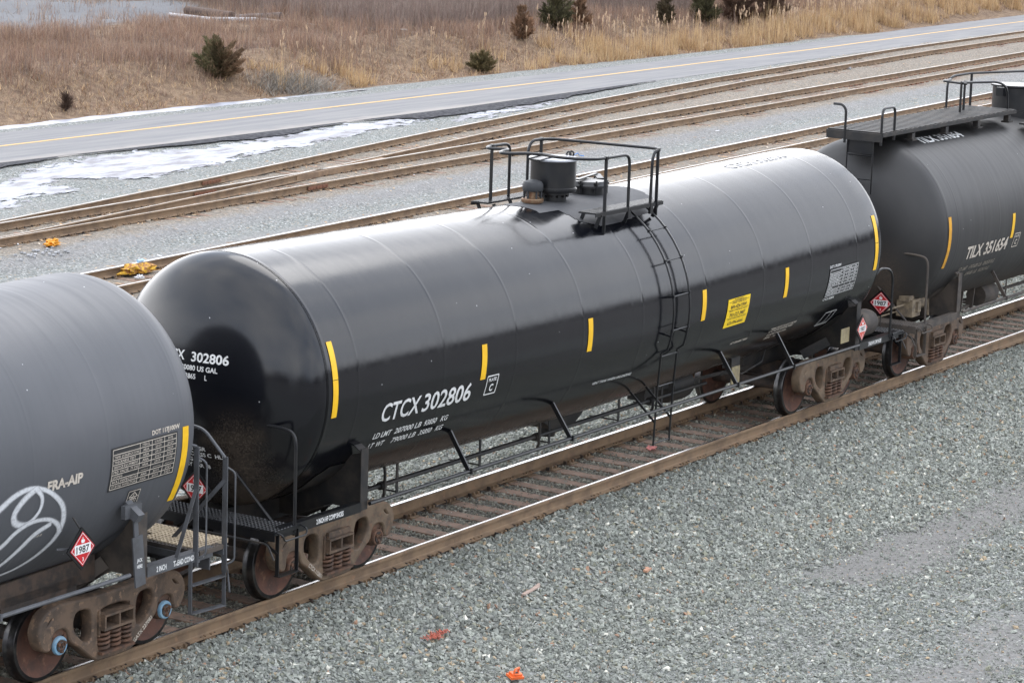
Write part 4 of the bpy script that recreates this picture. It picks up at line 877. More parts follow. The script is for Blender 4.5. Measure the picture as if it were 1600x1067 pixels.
# platforms and safety cage
def plate_on(y0, y1, x0, x1, z):
    b = MB(); b.box(((x0 + x1) / 2, (y0 + y1) / 2, z), (x1 - x0, y1 - y0, .02)); e_ = y0 if abs(y0) > abs(y1) else y1
    b.box(((x0 + x1) / 2, e_ * 1.004, z - .02), (x1 - x0, .012, .055)); n_ = int((x1 - x0) / .04)
    for i in range(n_): b.box((x0 + (i + .5) * (x1 - x0) / n_, (y0 + y1) / 2, z + .013), (.016, (y1 - y0) * .96, .006))
    for i in (0.08, .5, .92): q = x0 + (x1 - x0) * i; b.bar((q, e_, z - .02), (q, e_ * .92, z - .22), .05, .02, (1, 0, 0)); b.bar((q, min(abs(y0), abs(y1)) * (1 if e_ > 0 else -1), z - .02), (q, .7 * (1 if e_ > 0 else -1), z - .12), .05, .02, (1, 0, 0))
    return b
plate_on(-1.02, -.74, -.88, 1.04, 4.05).build('side_platform', [M['black_paint']], carB)
plate_on(.74, 1.02, -.95, 1.04, 4.03).build('side_platform', [M['black_paint']], carB)
b = MB(); r = .0225; zt = 4.82
near = [(.06, -1.0, 3.99), (.06, -1.0, 4.74), (-.02, -1.0, zt), (-.60, -1.0, zt), (-.86, -.97, zt), (-1.02, -.72, zt), (-1.05, -.45, zt), (-.92, -.15, zt), (-1.0, .10, zt), (-1.22, .24, zt), (-1.26, .36, zt), (-1.08, .46, zt), (-.80, .50, zt), (-.78, .60, zt), (-.92, .74, zt), (-.84, .87, zt), (-.62, .92, zt), (-.20, .92, zt), (-.12, .92, zt - .06), (-.12, .92, 4.03)]
b.tube(smooth_path(near, .11, 4), r, 10)
b.tube(smooth_path([(.38, .92, 4.03), (.38, .92, 4.70), (.46, .90, zt), (.74, .86, zt), (.86, .70, zt), (.90, -.90, zt + .01), (.86, -1.03, zt + .01), (.74, -1.02, zt - .02), (.70, -1.01, 4.70), (.70, -1.0, 3.90)], .09, 4), r, 10)
for x_, y_, z0, z1 in ((-.60, -1.0, 3.74, zt), (.84, -1.02, 3.84, zt), (-.62, .91, 4.0, zt), (.68, .88, 4.0, zt)): b.bar((x_, y_, z0), (x_, y_, z1), .045, .02, (1, 0, 0)); b.box((x_, y_, zt), (.05, .05, .052))
for x_ in (.06, .70): b.box((x_, -1.02, 3.98), (.08, .03, .16))
b.build('safety_cage', [M['black_paint']], carB)
b = MB(); b.tube(smooth_path([(cx + .48, -.05, 4.72), (cx + .56, -.06, 4.745), (cx + .62, -.05, 4.70), (cx + .70, -.08, 4.69)], .03), .006, 5); b.build('seal_wire', [simple('blue_plastic', (.03, .22, .60), None, .4, bmp=0)], carB)
# ================================================================== car A: grey car at left
XA = -18.16
carA = empty('tank_car', (XA, 0, 0)); tag(carA, 'matt grey tank car with white graffiti loops and FRA-AIP lettering, at the left edge', 'tank car', 'tank cars coupled into one train')
TA = Tank(carA, XA, 1.60, 2.66, -25.9, -10.62, .10, .84, M['shellA'], [-10.66, -11.88, -13.05, -14.9, -16.8, -18.7, -20.6, -22.5, -24.4])
truck(carA, 6.985, 'rust_frame', 'blue_cap', 0, 'GATX 227083', ((.345, .20), (.70, .45)), tw=.38); truck(carA, -6.985, 'rust_frame', 'blue_cap', 0)
TA.strip(-10.65, -10.55, 59.8, 92.6)
TA.text('FRA-AIP', -12.84, 82.1, .108, .55, 'cream_mark', weight=.04); TA.text('DOT 117J100W', -11.17, 92.7, .05, .47, 'cream_mark', weight=.04)
rowsA = [['', 'STENCIL', 'QUALIFIED', 'DUE'], ['TANK QUALIFICATION', 'ARIA', '2019', '2029'], ['THICKNESS TEST', 'ARIA', '2019', '2029'], ['SERVICE EQUIPMENT', 'ARIA', '2019', '2029'], ['PRD VALVE  75 PSI', 'ARIA', '2019', '2029'], ['LINING', '-----', '-----', '-----'], ['88.B.2 INSPECTION', 'ARIA', '2019', '2029'], ['STUB SILL INSPECTION', 'ARIA', '2019', '2029']]
table_decal(TA, -11.84, 74.0, 1.10, .495, rowsA, (.42, .19, .20, .19), 'decal_black', 'cream_mark', .01)
d = Decal(); d.put(rect2d(0, 0, .21, .195), mi=0); d.put(strokes2d([((.01, .01), (.2, .01)), ((.01, .185), (.2, .185)), ((.01, .01), (.01, .185)), ((.2, .01), (.2, .185)), ((.04, .11), (.105, .165)), ((.105, .165), (.17, .11)), ((.03, .105), (.18, .105)), ((.105, .03), (.105, .15)), ((.05, .03), (.05, .08)), ((.16, .03), (.16, .08)), ((.05, .08), (.16, .08)), ((.08, .03), (.08, .10)), ((.13, .03), (.13, .10))], .010), mi=1)
TA.decal(d, -11.46, 64.6, 'square_stencil', [M['decal_black'], M['cream_mark']]); TA.text('OCT-12-10', -12.92, 62.5, .03, .17, 'cream_mark')
def spray(tank, pts, wd, name='graffiti'):
    P_ = [Vector((x, R_(t) * tank.R, 0)) for x, t in pts]; S = smooth_path(P_, .3, 6)
    q = [S[0]]
    for a in S[1:]:
        k = max(1, int((a - q[-1]).length / .03)); s0 = q[-1]; q += [s0 + (a - s0) * (i + 1) / k for i in range(k)]
    V = []; UV = []; F = []
    for i, p_ in enumerate(q):
        t = (q[min(i + 3, len(q) - 1)] - q[max(i - 3, 0)]).normalized(); n_ = Vector((-t.y, t.x, 0)); ww = wd * (1 + .25 * math.sin(i * .13))
        for j, e_ in enumerate((-.5, -.17, .17, .5)): z_ = p_ + n_ * ww * e_; V.append(tuple(tank.p(z_.x, math.degrees(z_.y / tank.R), .008 + spray.k))); UV.append((i / 10, j / 3))
    for i in range(len(q) - 1):
        for j in range(3): F.append((4 * i + j, 4 * i + j + 1, 4 * i + j + 5, 4 * i + j + 4))
    spray.k += .0006; return V, UV, F
spray.k = 0
loops = [[(-14.1, 68), (-13.75, 76.5), (-13.54, 80.5), (-13.34, 84.3), (-13.09, 85.6), (-12.82, 82.6), (-12.55, 75), (-12.46, 66.8), (-12.47, 58.7), (-12.62, 51), (-12.84, 45), (-13.1, 43.5), (-13.5, 44), (-13.9, 46), (-14.2, 52)],
         [(-13.02, 84.5), (-13.20, 81.6), (-13.33, 76.6), (-13.27, 72.0), (-13.05, 70.0), (-12.9, 75.0), (-12.90, 80.6), (-13.02, 84.8)],
         [(-13.9, 55), (-13.37, 62.4), (-13.23, 68.3), (-13.0, 71.2), (-12.73, 70.2), (-12.53, 66), (-12.45, 61)],
         [(-12.66, 67.5), (-12.9, 64.6), (-13.05, 58), (-13.25, 50), (-13.5, 46)]]
Vs, UVs, Fs = [], [], []
for lp in loops:
    V, U, F = spray(TA, lp, .10); k = len(Vs); Vs += V; UVs += U; Fs += [tuple(i + k for i in f) for f in F]
me = bpy.data.meshes.new('graffiti'); me.from_pydata(Vs, [], Fs); uvl = me.uv_layers.new(name='UVMap')
for l_ in me.loops: uvl.data[l_.index].uv = UVs[l_.vertex_index]
me.materials.append(M['spray']); link('graffiti', me, carA)
# right end of A (simpler gear, grey paint)
end_gear(carA, TA, 6.985, 1, 'grey_paint', 'brown_dusty', 'brown_dusty', handrail=False, hx=.98, sillz=1.15, step=False, padw=.3, padm='shellA', sill_text=('2 INCH', 7.21, .17), tmat='white_mark')
Decal().put(text2d('TREAD COND SHOES', .062, .55, .03)).obj('lettering', [M['white_mark']], lambda u, v, l: (7.50 + u, -1.4995 - l, 1.12 + v), carA, .001)
lx = XA
b = MB(); b.bar((-11.30 - lx, -1.56, 1.05), (-11.36 - lx, -1.56, 1.62), .17, .02, (0, 1, 0)); b.bar((-11.36 - lx, -1.55, 1.6), (-11.39 - lx, -1.55, 1.9), .07, .02, (0, 1, 0)); b.bar((-11.42 - lx, -1.5, 1.88), (-11.42 - lx, -1.56, 1.97), .28, .1, (1, 0, 0)); b.box((-11.42 - lx, -1.53, 1.92), (.28, .06, .15)); b.build('jacking_post', [M['grey_paint']], carA)
for t, z_ in (('JACK', 1.33), ('HERE', 1.26)): Decal().put(text2d(t, .04, .09, .03)).obj('lettering', [M['white_mark']], lambda u, v, l: (-11.37 - lx + u, -1.572 - l, z_ + v), carA, .001)
b = MB()
for sy in (-1, 1):
    y_ = sy * 1.5
    for x_, z0, z1 in ((-10.27, 1.04, 2.43), (-9.75, .86, 2.22)): b.bar((x_ - lx, y_, z0), (x_ - lx, y_, z1), .07, .015, (1, 0, 0)); b.tube(smooth_path([(x_ - lx + .01, y_ - sy * -.01, z1 - .12), (x_ - lx + .06, y_ + sy * .10, z1 - .18), (x_ - lx + .06, y_ + sy * .10, z0 + .14), (x_ - lx + .01, y_, z0 + .08)], .05, 4), .012, 6)
    b.bar((-10.27 - lx, y_, 1.95), (-10.62 - lx, y_ * .99, 1.15), .012, .05, (0, 1, 0)); b.bar((-9.75 - lx, y_, 1.95), (-9.95 - lx, y_ * .6, 1.2), .012, .05, (0, 1, 0))
    b.tube([(-10.27 - lx, y_, 2.43), (-10.45 - lx, y_ * .82, 2.5)], .02, 6); b.tube(smooth_path([(-9.75 - lx, y_, 2.20), (-9.77 - lx, y_ * .8, 2.5), (-9.8 - lx, 0, 2.62)], .1), .02, 8)
    b.bar((-10.36 - lx, y_, 1.12), (-10.36 - lx, y_, .50), .012, .05, (0, 1, 0)); b.bar((-9.75 - lx, y_, .86), (-9.75 - lx, y_, .48), .012, .05, (0, 1, 0)); b.bar((-10.36 - lx, y_, .50), (-9.75 - lx, y_, .47), .08, .012); b.bar((-10.36 - lx, y_, .83), (-9.75 - lx, y_, .82), .08, .012)
    b.tube([(-9.70 - lx, y_, .95), (-9.70 - lx, y_ * 1.03, .62)], .012, 6)
b.build('end_ladder', [M['grey_paint']], carA)
b = MB(); b.box((-9.95 - lx, 0, 1.0), (.02, 2.9, .16)); b.build('end_beam', [M['grey_paint']], carA)
g2 = MB(); grating(carA, -10.16 - lx, -9.58 - lx, -1.42, -.62, 1.215, M['tread_gold'], 'step_grating'); grating(carA, -9.95 - lx, -9.58 - lx, -.60, .6, 1.215, M['tread_gold'], 'step_grating')
underside(carA, TA, -6.9, 6.6, 'grey_paint', 'brown_dusty', pipez=1.20, sup=(4.6, 2.2, -2.2, -4.6), pl=(-6.9, 6.70))
placard(carA, (-12.31 - lx, -1.60, 1.69), (0, -1, 0), .275, 'placard_red', [(-12.31 - lx, -1.58, 1.9), (-12.34 - lx, -1.5, 2.02)], 'red 1987 placard hanging under the grey tank')
b = MB(); b.bar((-12.6 - lx, -1.50, 1.72), (-12.31 - lx, -1.58, 1.69), .02, .02); b.bar((-12.02 - lx, -1.45, 1.74), (-12.31 - lx, -1.58, 1.69), .02, .02); b.build('placard_bracket', [M['grey_paint']], carA)
b = MB(); b.prism([(-13.6 - lx, 1.0), (-11.3 - lx, 1.0), (-11.3 - lx, 1.3), (-13.6 - lx, 1.25)], -.9, -.85); b.box((-12.2 - lx, -.6, 1.0), (1.2, .6, .2)); b.build('underframe_gear', [M['rust_dark']], carA)
# ================================================================== car C: matt black car at right
XC = 18.12
carC = empty('tank_car', (XC, 0, 0)); tag(carC, 'matt black tank car lettered TILX 351654 with a roof walkway at the right edge', 'tank car', 'tank cars coupled into one train')
TC = Tank(carC, XC, 1.60, 2.60, 10.22, 25.9, .05, .80, M['shellC'], [10.24, 10.66, 12.5, 14.4, 16.3, 18.2, 20.1, 22.0, 24])
truck(carC, -6.987, 'rust_frame', 'rust_red', 1); truck(carC, 6.987, 'rust_frame', 'rust_red', 1)
TC.strip(10.17 + .06, 10.35, 68.5, 101.6, 'orange_tape'); TC.strip(13.10, 13.22, 78, 94.4, 'yellow_tape')
TC.text('TILX', 11.18, 71.0, .24, .72, 'cream_mark', 'reporting_mark', .03); TC.text('351654', 12.0, 71.0, .24, 1.05, 'cream_mark', 'reporting_mark', .03)
for t, x, th, w_ in (('LD LMT', 11.14, 62, .38), ('197000 LB', 11.62, 62, .55), ('89350 KG', 12.25, 62, .5), ('LT WT', 11.16, 56.6, .3), ('89000 LB', 11.62, 56.6, .5), ('40350 KG', 12.2, 56.6, .48)): TC.text(t, x, th, .085, w_, 'faded_mark')
framed(TC, 13.32, 70.9, .26, .26, 'cream_mark', [('PLATE', .04, .185, .045, .18), ('C', .09, .045, .10, .085)])
TC.text('TILX 351654', 11.05, 156.5, .21, 1.85, 'white_mark', 'reporting_mark', .03)
end_gear(carC, TC, -6.987, -1, 'brown_dusty', 'brown_dusty', 'brown_dusty', hx=1.48, sillz=1.07, padw=.4)
underside(carC, TC, -6.9, 6.9, 'brown_dusty', 'brown_dusty', pipez=1.13, sup=(-5.0, -2.9, 2.5, 4.8), pl=(-6.95, 6.95))
placard(carC, (9.0 - XC, -.95, 1.50), (-1, -.12, 0), .275, 'placard_red', [(9.02 - XC, -.95, 1.35), (9.02 - XC, -.95, 1.10)], 'clean red 1987 placard standing on the left end platform of the matt black car')
b = MB(); b.box((10.05 - XC, -1.0, 1.30), (.34, .30, .30)); b.box((9.95 - XC, -1.0, 1.47), (.2, .2, .10)); b.box((10.1 - XC, -1.16, 1.32), (.12, .06, .18)); b.lathe([(0, -.2), (.11, -.2), (.11, .2), (0, .2)], (10.42 - XC, -1.0, 1.34), 'x', 14)
for k in range(5): b.lathe([(.13, -.01), (.13, .01)], (10.3 + k * .06 - XC, -1.0, 1.34), 'x', 14)
b.tube(smooth_path([(10.6 - XC, -1.0, 1.38), (10.85 - XC, -1.0, 1.40), (10.9 - XC, -1.0, 1.05)], .06), .03, 8); b.tube([(9.0 - XC, -1.0, 1.36), (9.9 - XC, -1.0, 1.36)], .018, 6); b.tube([(9.0 - XC, -.9, 1.24), (9.9 - XC, -.9, 1.24)], .014, 6); b.build('control_valve', [M['tan_casting']], carC)
b = MB()
for x_, w_ in ((12.95, .12), (13.45, .14)): b.bar((x_ - XC, -.75, 1.35), (x_ - .1 - XC, -.75, .82), .03, w_, (0, 1, 0))
b.bar((12.5 - XC, -.75, .86), (13.4 - XC, -.75, .86), .03, .05); b.build('underframe_bracket', [M['brown_dusty']], carC); b = MB(); b.lathe([(0, 14.0), (.2, 14.02), (.22, 14.1), (.22, 14.6), (0, 14.7)], (-XC, -.6, .95), 'x', 16); b.build('brake_cylinder', [M['brown_dusty']], carC)
brake_rigging(carC, TC, 'brown_dusty', -5.9, 3.6, -.5, .87, (-4.0, -2.4, .5))
wk = MB(); x0, x1, y0, y1, zt = 9.30 - XC, 15.25 - XC, -.66, .40, 4.36
wk.box(((x0 + x1) / 2, y0, zt - .02), (x1 - x0, .02, .06)); wk.box(((x0 + x1) / 2, y1, zt - .02), (x1 - x0, .02, .06)); wk.box((x0, (y0 + y1) / 2, zt - .07), (.02, y1 - y0, .14)); wk.box(((x0 + x1) / 2, (y0 + y1) / 2, zt - .05), (x1 - x0, y1 - y0, .01), 1)
n_ = int((x1 - x0) / .2)
for i in range(n_): wk.box((x0 + (i + .5) * (x1 - x0) / n_, (y0 + y1) / 2, zt - .005), (.10, y1 - y0, .06))
for x_ in np.arange(10.6, 15, 1.45): wk.box((x_ - XC, y0 + .05, zt - .13), (.12, .10, .12)); wk.box((x_ - XC, y0 + .05, zt - .19), (.2, .16, .03))
wk.build('roof_walkway', [M['black_dusty'], M['decal_black']], carC)
b = MB(); r = .024
b.tube(smooth_path([(9.34 - XC, -.62, 4.16), (9.34 - XC, -.62, 4.72), (9.40 - XC, -.62, 4.80), (9.80 - XC, -.62, 4.80), (9.86 - XC, -.62, 4.72), (9.86 - XC, -.62, 4.22)], .09), r, 8)
b.tube(smooth_path([(9.30 - XC, .05, 4.16), (9.30 - XC, .05, 4.74), (9.28 - XC, .12, 4.82), (9.28 - XC, .28, 4.82)], .07), r, 8)
b.tube([(9.36 - XC, .02, 4.3), (9.36 - XC, .02, 3.3)], .014, 6); b.tube([(9.36 - XC, -.47, 4.3), (9.36 - XC, -.47, 3.3)], .014, 6)
for z_ in (3.96, 3.55, 3.2): b.tube([(9.36 - XC, .02, z_), (9.36 - XC, -.47, z_)], .012, 6)
b.box((9.38 - XC, -.22, 4.1), (.02, .46, .22)); b.build('roof_handrail', [M['black_paint']], carC)
b = MB(); z_ = 4.93
b.tube(smooth_path([(13.90 - XC, -.20, z_ - .02), (13.9 - XC, .28, z_), (14.3 - XC, .30, z_)], .05), .022, 8)
for x_, y_ in ((13.88, -.10), (14.32, .02)): b.bar((x_ - XC, y_, 4.3), (x_ - XC, y_, z_), .04, .02, (1, 0, 0))
b.tube(smooth_path([(13.86 - XC, -.10, z_), (14.9 - XC, -.42, z_ - .02), (15.15 - XC, -.5, z_ - .15), (15.2 - XC, -.5, 4.35)], .2, 6), .024, 8)
b.tube(smooth_path([(14.5 - XC, .45, 4.3), (14.5 - XC, .45, z_ - .05), (14.7 - XC, .42, z_ + .04), (15.3 - XC, .35, z_ + .06), (17.5 - XC, -.5, z_ + .06), (18.0 - XC, -.9, z_)], .12, 5), .024, 8); b.bar((15.35 - XC, .33, 4.25), (15.35 - XC, .33, z_ + .06), .045, .02, (1, 0, 0))
b.tube(smooth_path([(15.6 - XC, -.92, 4.0), (15.6 - XC, -.92, 4.62), (15.8 - XC, -.92, 4.74), (16.8 - XC, -.92, 4.74)], .15, 6), .024, 8)
b.build('roof_cage', [M['black_paint']], carC)
b = MB(); b.lathe([(.42, 4.2), (.42, 4.68), (.46, 4.70), (.46, 4.73), (0, 4.75)], (16.6 - XC, -.05, 0), 'z', 32); b.lathe([(.5, 4.1), (.5, 4.24), (.42, 4.25)], (16.6 - XC, -.05, 0), 'z', 32); b.box((16.05 - XC, 0, 4.62), (.16, .14, .16)); b.build('dome_housing', [M['black_paint']], carC)
wq = MB(); wq.box((16.2 - XC, -.85, 4.1), (1.6, .35, .03)); wq.build('side_platform', [M['black_dusty']], carC)
# ------------------------------------------------------------------ vegetation
m_, nt_, b_ = newmat('dry_stems'); a_ = nt_.nodes.new('ShaderNodeAttribute'); a_.attribute_name = 'tint'; nt_.links.new(a_.outputs['Color'], b_.inputs['Base Color']); b_.inputs['Roughness'].default_value = .85; b_.inputs['Specular IOR Level'].default_value = .15; M['stems'] = m_
def quads_mesh(name, V, colr, mat_):
    """V: n x 4 x 3, colr: n x 3"""
    n = len(V); me = bpy.data.meshes.new(name); me.vertices.add(n * 4); me.vertices.foreach_set('co', V.astype(np.float32).ravel()); me.loops.add(n * 4); me.loops.foreach_set('vertex_index', np.arange(n * 4, dtype=np.int32))
    me.polygons.add(n); me.polygons.foreach_set('loop_start', (np.arange(n) * 4).astype(np.int32)); ca = me.attributes.new('tint', 'FLOAT_COLOR', 'POINT'); C4 = np.ones((n, 4, 4), np.float32); C4[:, :, :3] = colr[:, None, :]; ca.data.foreach_set('color', C4.ravel()); me.materials.append(mat_); me.update(); return me
def blades(x, y, h, wd, lean, pal, z=None, tipw=.3, zoff=0.):
    n = len(x); z = gz(x, y) if z is None else z; a = rng.uniform(0, 2 * math.pi, n); ld = rng.uniform(0, 2 * math.pi, n); l_ = np.abs(rng.normal(0, lean, n)) * h
    wv = np.stack([np.cos(a), np.sin(a), 0 * a], 1) * wd[:, None] / 2 if hasattr(wd, '__len__') else np.stack([np.cos(a), np.sin(a), 0 * a], 1) * wd / 2
    b0 = np.stack([x, y, z - .03 + zoff], 1); tp = b0 + np.stack([np.cos(ld) * l_, np.sin(ld) * l_, h], 1)
    V = np.stack([b0 - wv, b0 + wv, tp + wv * tipw, tp - wv * tipw], 1); p = np.array(pal); c = p[rng.integers(0, len(p), n)] * rng.uniform(.75, 1.2, (n, 1)); return V, c
def scatter(n, xr, yr, dens, clump=None):
    x = rng.uniform(*xr, n); y = rng.uniform(*yr, n); k = inview(x, y, gz(x, y), 110) & (rng.random(n) < dens(x, y)); x, y = x[k], y[k]
    if clump:
        c, r = clump; x = np.repeat(x, c) + rng.normal(0, r, len(x) * c); y = np.repeat(y, c) + rng.normal(0, r, len(y) * c)
    return x, y
def lot_d(x, y): return sst(51.8, 53.6, y + .5 * vnoise(x, y, .4, 7)) * (1 - sst(59, 63, x - (y - 52) * .45))
edge_y = lambda x: np.interp(x, [28, 45, 66, 80, 96, 113, 130], [38.7, 38.6, 38.3, 38.4, 39.2, 39.9, 41])
TAN = [(.56, .38, .20), (.47, .31, .165), (.62, .45, .26), (.41, .27, .155), (.52, .38, .24)]
RED = [(.31, .19, .135), (.24, .145, .105), (.37, .25, .17), (.26, .175, .135), (.43, .31, .21)]
GRY = [(.25, .20, .17), (.18, .145, .125), (.31, .25, .21), (.27, .19, .155)]
bare = lambda x, y: vnoise(x, y, .55, 12) + .6 * vnoise(x, y, 1.7, 13)
parts = []
# short matted grass and litter all over the bank
x, y = scatter(90000, (27, 122), (38.3, 68), lambda x, y: sst(0, .8, y - edge_y(x)) * (1 - .92 * lot_d(x, y)) * np.clip(.7 - .5 * bare(x, y), .06, 1), (4, .12))
far_ = sst(2.0, 5.0, y - edge_y(x) + .8 * vnoise(x, y, .4, 20)) > rng.random(len(x)) * .98
parts.append(blades(x[~far_], y[~far_], rng.uniform(.05, .26, (~far_).sum()), .022, 1.0, TAN + RED + RED + [(.26, .18, .11), (.16, .105, .07), (.2, .13, .08)]))
parts.append(blades(x[far_], y[far_], rng.uniform(.06, .3, far_.sum()), .020, .9, RED + GRY + GRY + [(.40, .29, .19)]))
V = np.concatenate([p[0] for p in parts]); c = np.concatenate([p[1] for p in parts])
tag(link('dry_grass', quads_mesh('dry_grass', V, c, M['stems'])), 'short matted dead grass and leaf litter covering the bank behind the road', 'dry grass', None, 'stuff'); print('grass', len(V))
# reddish knee-high brush
x, y = scatter(26000, (28, 122), (40, 68), lambda x, y: sst(40.3, 42.8, y + .7 * vnoise(x, y, .5, 2)) * (1 - .96 * lot_d(x, y)) * np.clip(.5 - .9 * bare(x, y), .02, 1), (16, .16))
V, c = blades(x, y, rng.uniform(.25, .75, len(x)) * (1 + .25 * vnoise(x, y, .6, 5)), .013, .28, RED + RED + GRY)
V2, c2 = blades(x[::2], y[::2], rng.uniform(.15, .35, len(x[::2])), .012, .8, RED, zoff=rng.uniform(.1, .4, len(x[::2])))
V = np.concatenate([V, V2]); c = np.concatenate([c, c2])
tag(link('red_brush', quads_mesh('red_brush', V, c, M['stems'])), 'reddish brown knee-high dead weeds spread over the flat ground above the bank', 'brush', None, 'stuff'); print('brush', len(V))
# taller grey bare twigs at top centre and right
x, y = scatter(9000, (58, 122), (41.5, 66), lambda x, y: sst(43.0, 45.0, y + 1.2 * vnoise(x, y, .4, 9) - .0 * x) * (1 - lot_d(x, y)) * sst(58, 66, x - (y - 52) * .3) * np.clip(.75 - .4 * bare(x, y), .05, 1), (26, .28))
V, c = blades(x, y, rng.uniform(.7, 1.7, len(x)), .014, .22, GRY + [(.26, .19, .17)])
V2, c2 = blades(x, y, rng.uniform(.2, .6, len(x)), .011, .7, GRY + [(.30, .22, .19)], zoff=rng.uniform(.3, 1.2, len(x)))
V = np.concatenate([V, V2]); c = np.concatenate([c, c2])
tag(link('bare_thicket', quads_mesh('bare_thicket', V, c, M['stems'])), 'greyish purple thicket of bare twigs at the top of the picture right of the gravel lot', 'thicket', None, 'stuff'); print('thicket', len(V))
# reeds with feathery heads
def reed_dens(x, y):
    d = y - edge_y(x); near = sst(.0, .35, d) * (1 - sst(1.3, 3.0, d))
    a = np.interp(x, [30, 42, 44, 50, 53, 58, 62, 66, 72, 80, 84, 88, 92, 100, 125], [0, .0, .16, .2, .02, .10, .22, .42, .28, .40, .5, .55, .45, .7, .7]); return near * a * np.clip(.45 + 1.1 * vnoise(x, y * .3, 1.3, 3), 0, 1)
x, y = scatter(9000, (42, 124), (38.2, 43), reed_dens, (22, .13))
hh = rng.uniform(.3, 1.15, len(x)) * np.interp(x, [44, 58, 64, 78, 120], [.7, .6, .8, 1.0, 1.0]); V, c = blades(x, y, hh, .017, .13, TAN + [(.56, .42, .24)])
V2, c2 = blades(x, y, rng.uniform(.12, .5, len(x)), .026, .6, TAN)
k = rng.random(len(x)) < .035; xr_, yr_, hr_ = x[k], y[k], rng.uniform(1.1, 1.75, k.sum()); V3, c3 = blades(xr_, yr_, hr_, .017, .05, TAN)
tips = (V3[:, 2] + V3[:, 3]) / 2; hv = []; hc = []
for rep in range(7):
    t0 = tips + np.stack([rng.normal(0, .02, len(tips)), rng.normal(0, .02, len(tips)), rng.uniform(-.22, .06, len(tips))], 1); a = rng.uniform(0, 6.28, len(tips)); w_ = np.stack([np.cos(a), np.sin(a), 0 * a], 1) * .02
    hv.append(np.stack([t0 - w_ * .4, t0 + w_ * .4, t0 + w_ + [0, 0, .12], t0 - w_ + [0, 0, .12]], 1)); hc.append(np.array([(.52, .38, .26)] * len(tips)) * rng.uniform(.8, 1.2, (len(tips), 1)))
V = np.concatenate([V, V2, V3] + hv); c = np.concatenate([c, c2, c3] + hc)
tag(link('reeds', quads_mesh('reeds', V, c, M['stems'])), 'tall straw coloured reeds with feathery heads along the far edge of the road', 'reeds', None, 'stuff'); print('reeds', len(V))
# evergreen and brown shrubs
def shrub(x, y, h, w_, c1, c2, label, kind, green_side=0, dens=1.0, lean=0.):
    z = float(gz(x, y)); root = empty('juniper_shrub' if kind == 'e' else 'bare_shrub', (x, y, z)); tag(root, label, 'shrub')
    b = MB(); b.tube([(0, 0, -.05), (.02, .01, h * .35), (lean * .5, 0, h * .8)], [.05 * h, .035 * h, .01], 6)
    tips = []
    for i in range(26):
        a = rng.uniform(0, 6.28); t = rng.uniform(.08, .8); rr = w_ / 2 * (1 - t) ** .7 * rng.uniform(.6, 1.0); p0 = (lean * t * .5, 0, h * t * .7); p1 = (lean * t + rr * math.cos(a), rr * math.sin(a), h * t * .75 + rr * .75)
        b.tube([p0, p1], [.014, .005], 4)
    b.build('trunk', [M['twig']], root)
    nb = int(62 * max(1, h * .8)); n = int(7500 * dens * max(.6, w_ * h / 2))
    ba = rng.uniform(0, 6.28, nb); bt = rng.beta(.6, 1.5, nb); bl = w_ / 2 * np.where(bt < .15, .8 + bt, (1.05 - bt) ** .8) * rng.uniform(.45, 1.18, nb); be = rng.uniform(.1, .5, nb) + 1.0 * bt
    st = np.stack([lean * bt, 0 * bt, h * (.03 + .74 * bt)], 1); bd = np.stack([np.cos(ba) * bl, np.sin(ba) * bl, bl * be + .05 * h], 1); tint = rng.uniform(.55, 1.3, nb)
    i = rng.integers(0, nb, n); s_ = rng.uniform(.12, 1.0, n) ** .8; P_ = st[i] + bd[i] * s_[:, None] + rng.normal(0, .045 * (1.25 - s_)[:, None] * (w_ + h) / 2, (n, 3)); P_[:, 2] = np.abs(P_[:, 2])
    d = bd[i] / (np.linalg.norm(bd[i], axis=1)[:, None] + 1e-6) + rng.normal(0, .38, (n, 3)) + [0, 0, .25]; d /= np.linalg.norm(d, axis=1)[:, None]
    ln = rng.uniform(.06, .20, n) * (1.0 if kind == 'e' else 1.7); sdv = np.cross(d, rng.normal(0, 1, (n, 3))); sdv /= np.linalg.norm(sdv, axis=1)[:, None]; ww = (.017 if kind == 'e' else .009)
    V = np.stack([P_ - sdv * ww, P_ + sdv * ww, P_ + d * ln[:, None] + sdv * ww * .3, P_ + d * ln[:, None] - sdv * ww * .3], 1)
    mixv = np.clip(.5 + green_side * (P_ @ np.array(CR)) / (w_ / 2) * .9 + rng.normal(0, .28, n), 0, 1)[:, None]
    colr = (np.array(c1) * (1 - mixv) + np.array(c2) * mixv) * tint[i][:, None] * rng.uniform(.75, 1.25, (n, 1)); me = quads_mesh('crown', V, colr, M['stems']); link('crown', me, root)
M['twig'] = simple('grey_brown_twig', (.11, .08, .06), (.07, .05, .04), .9, bmp=0)
G1, G2, BR, RB, DK = (.105, .100, .050), (.14, .12, .06), (.21, .135, .085), (.24, .14, .085), (.080, .070, .042)
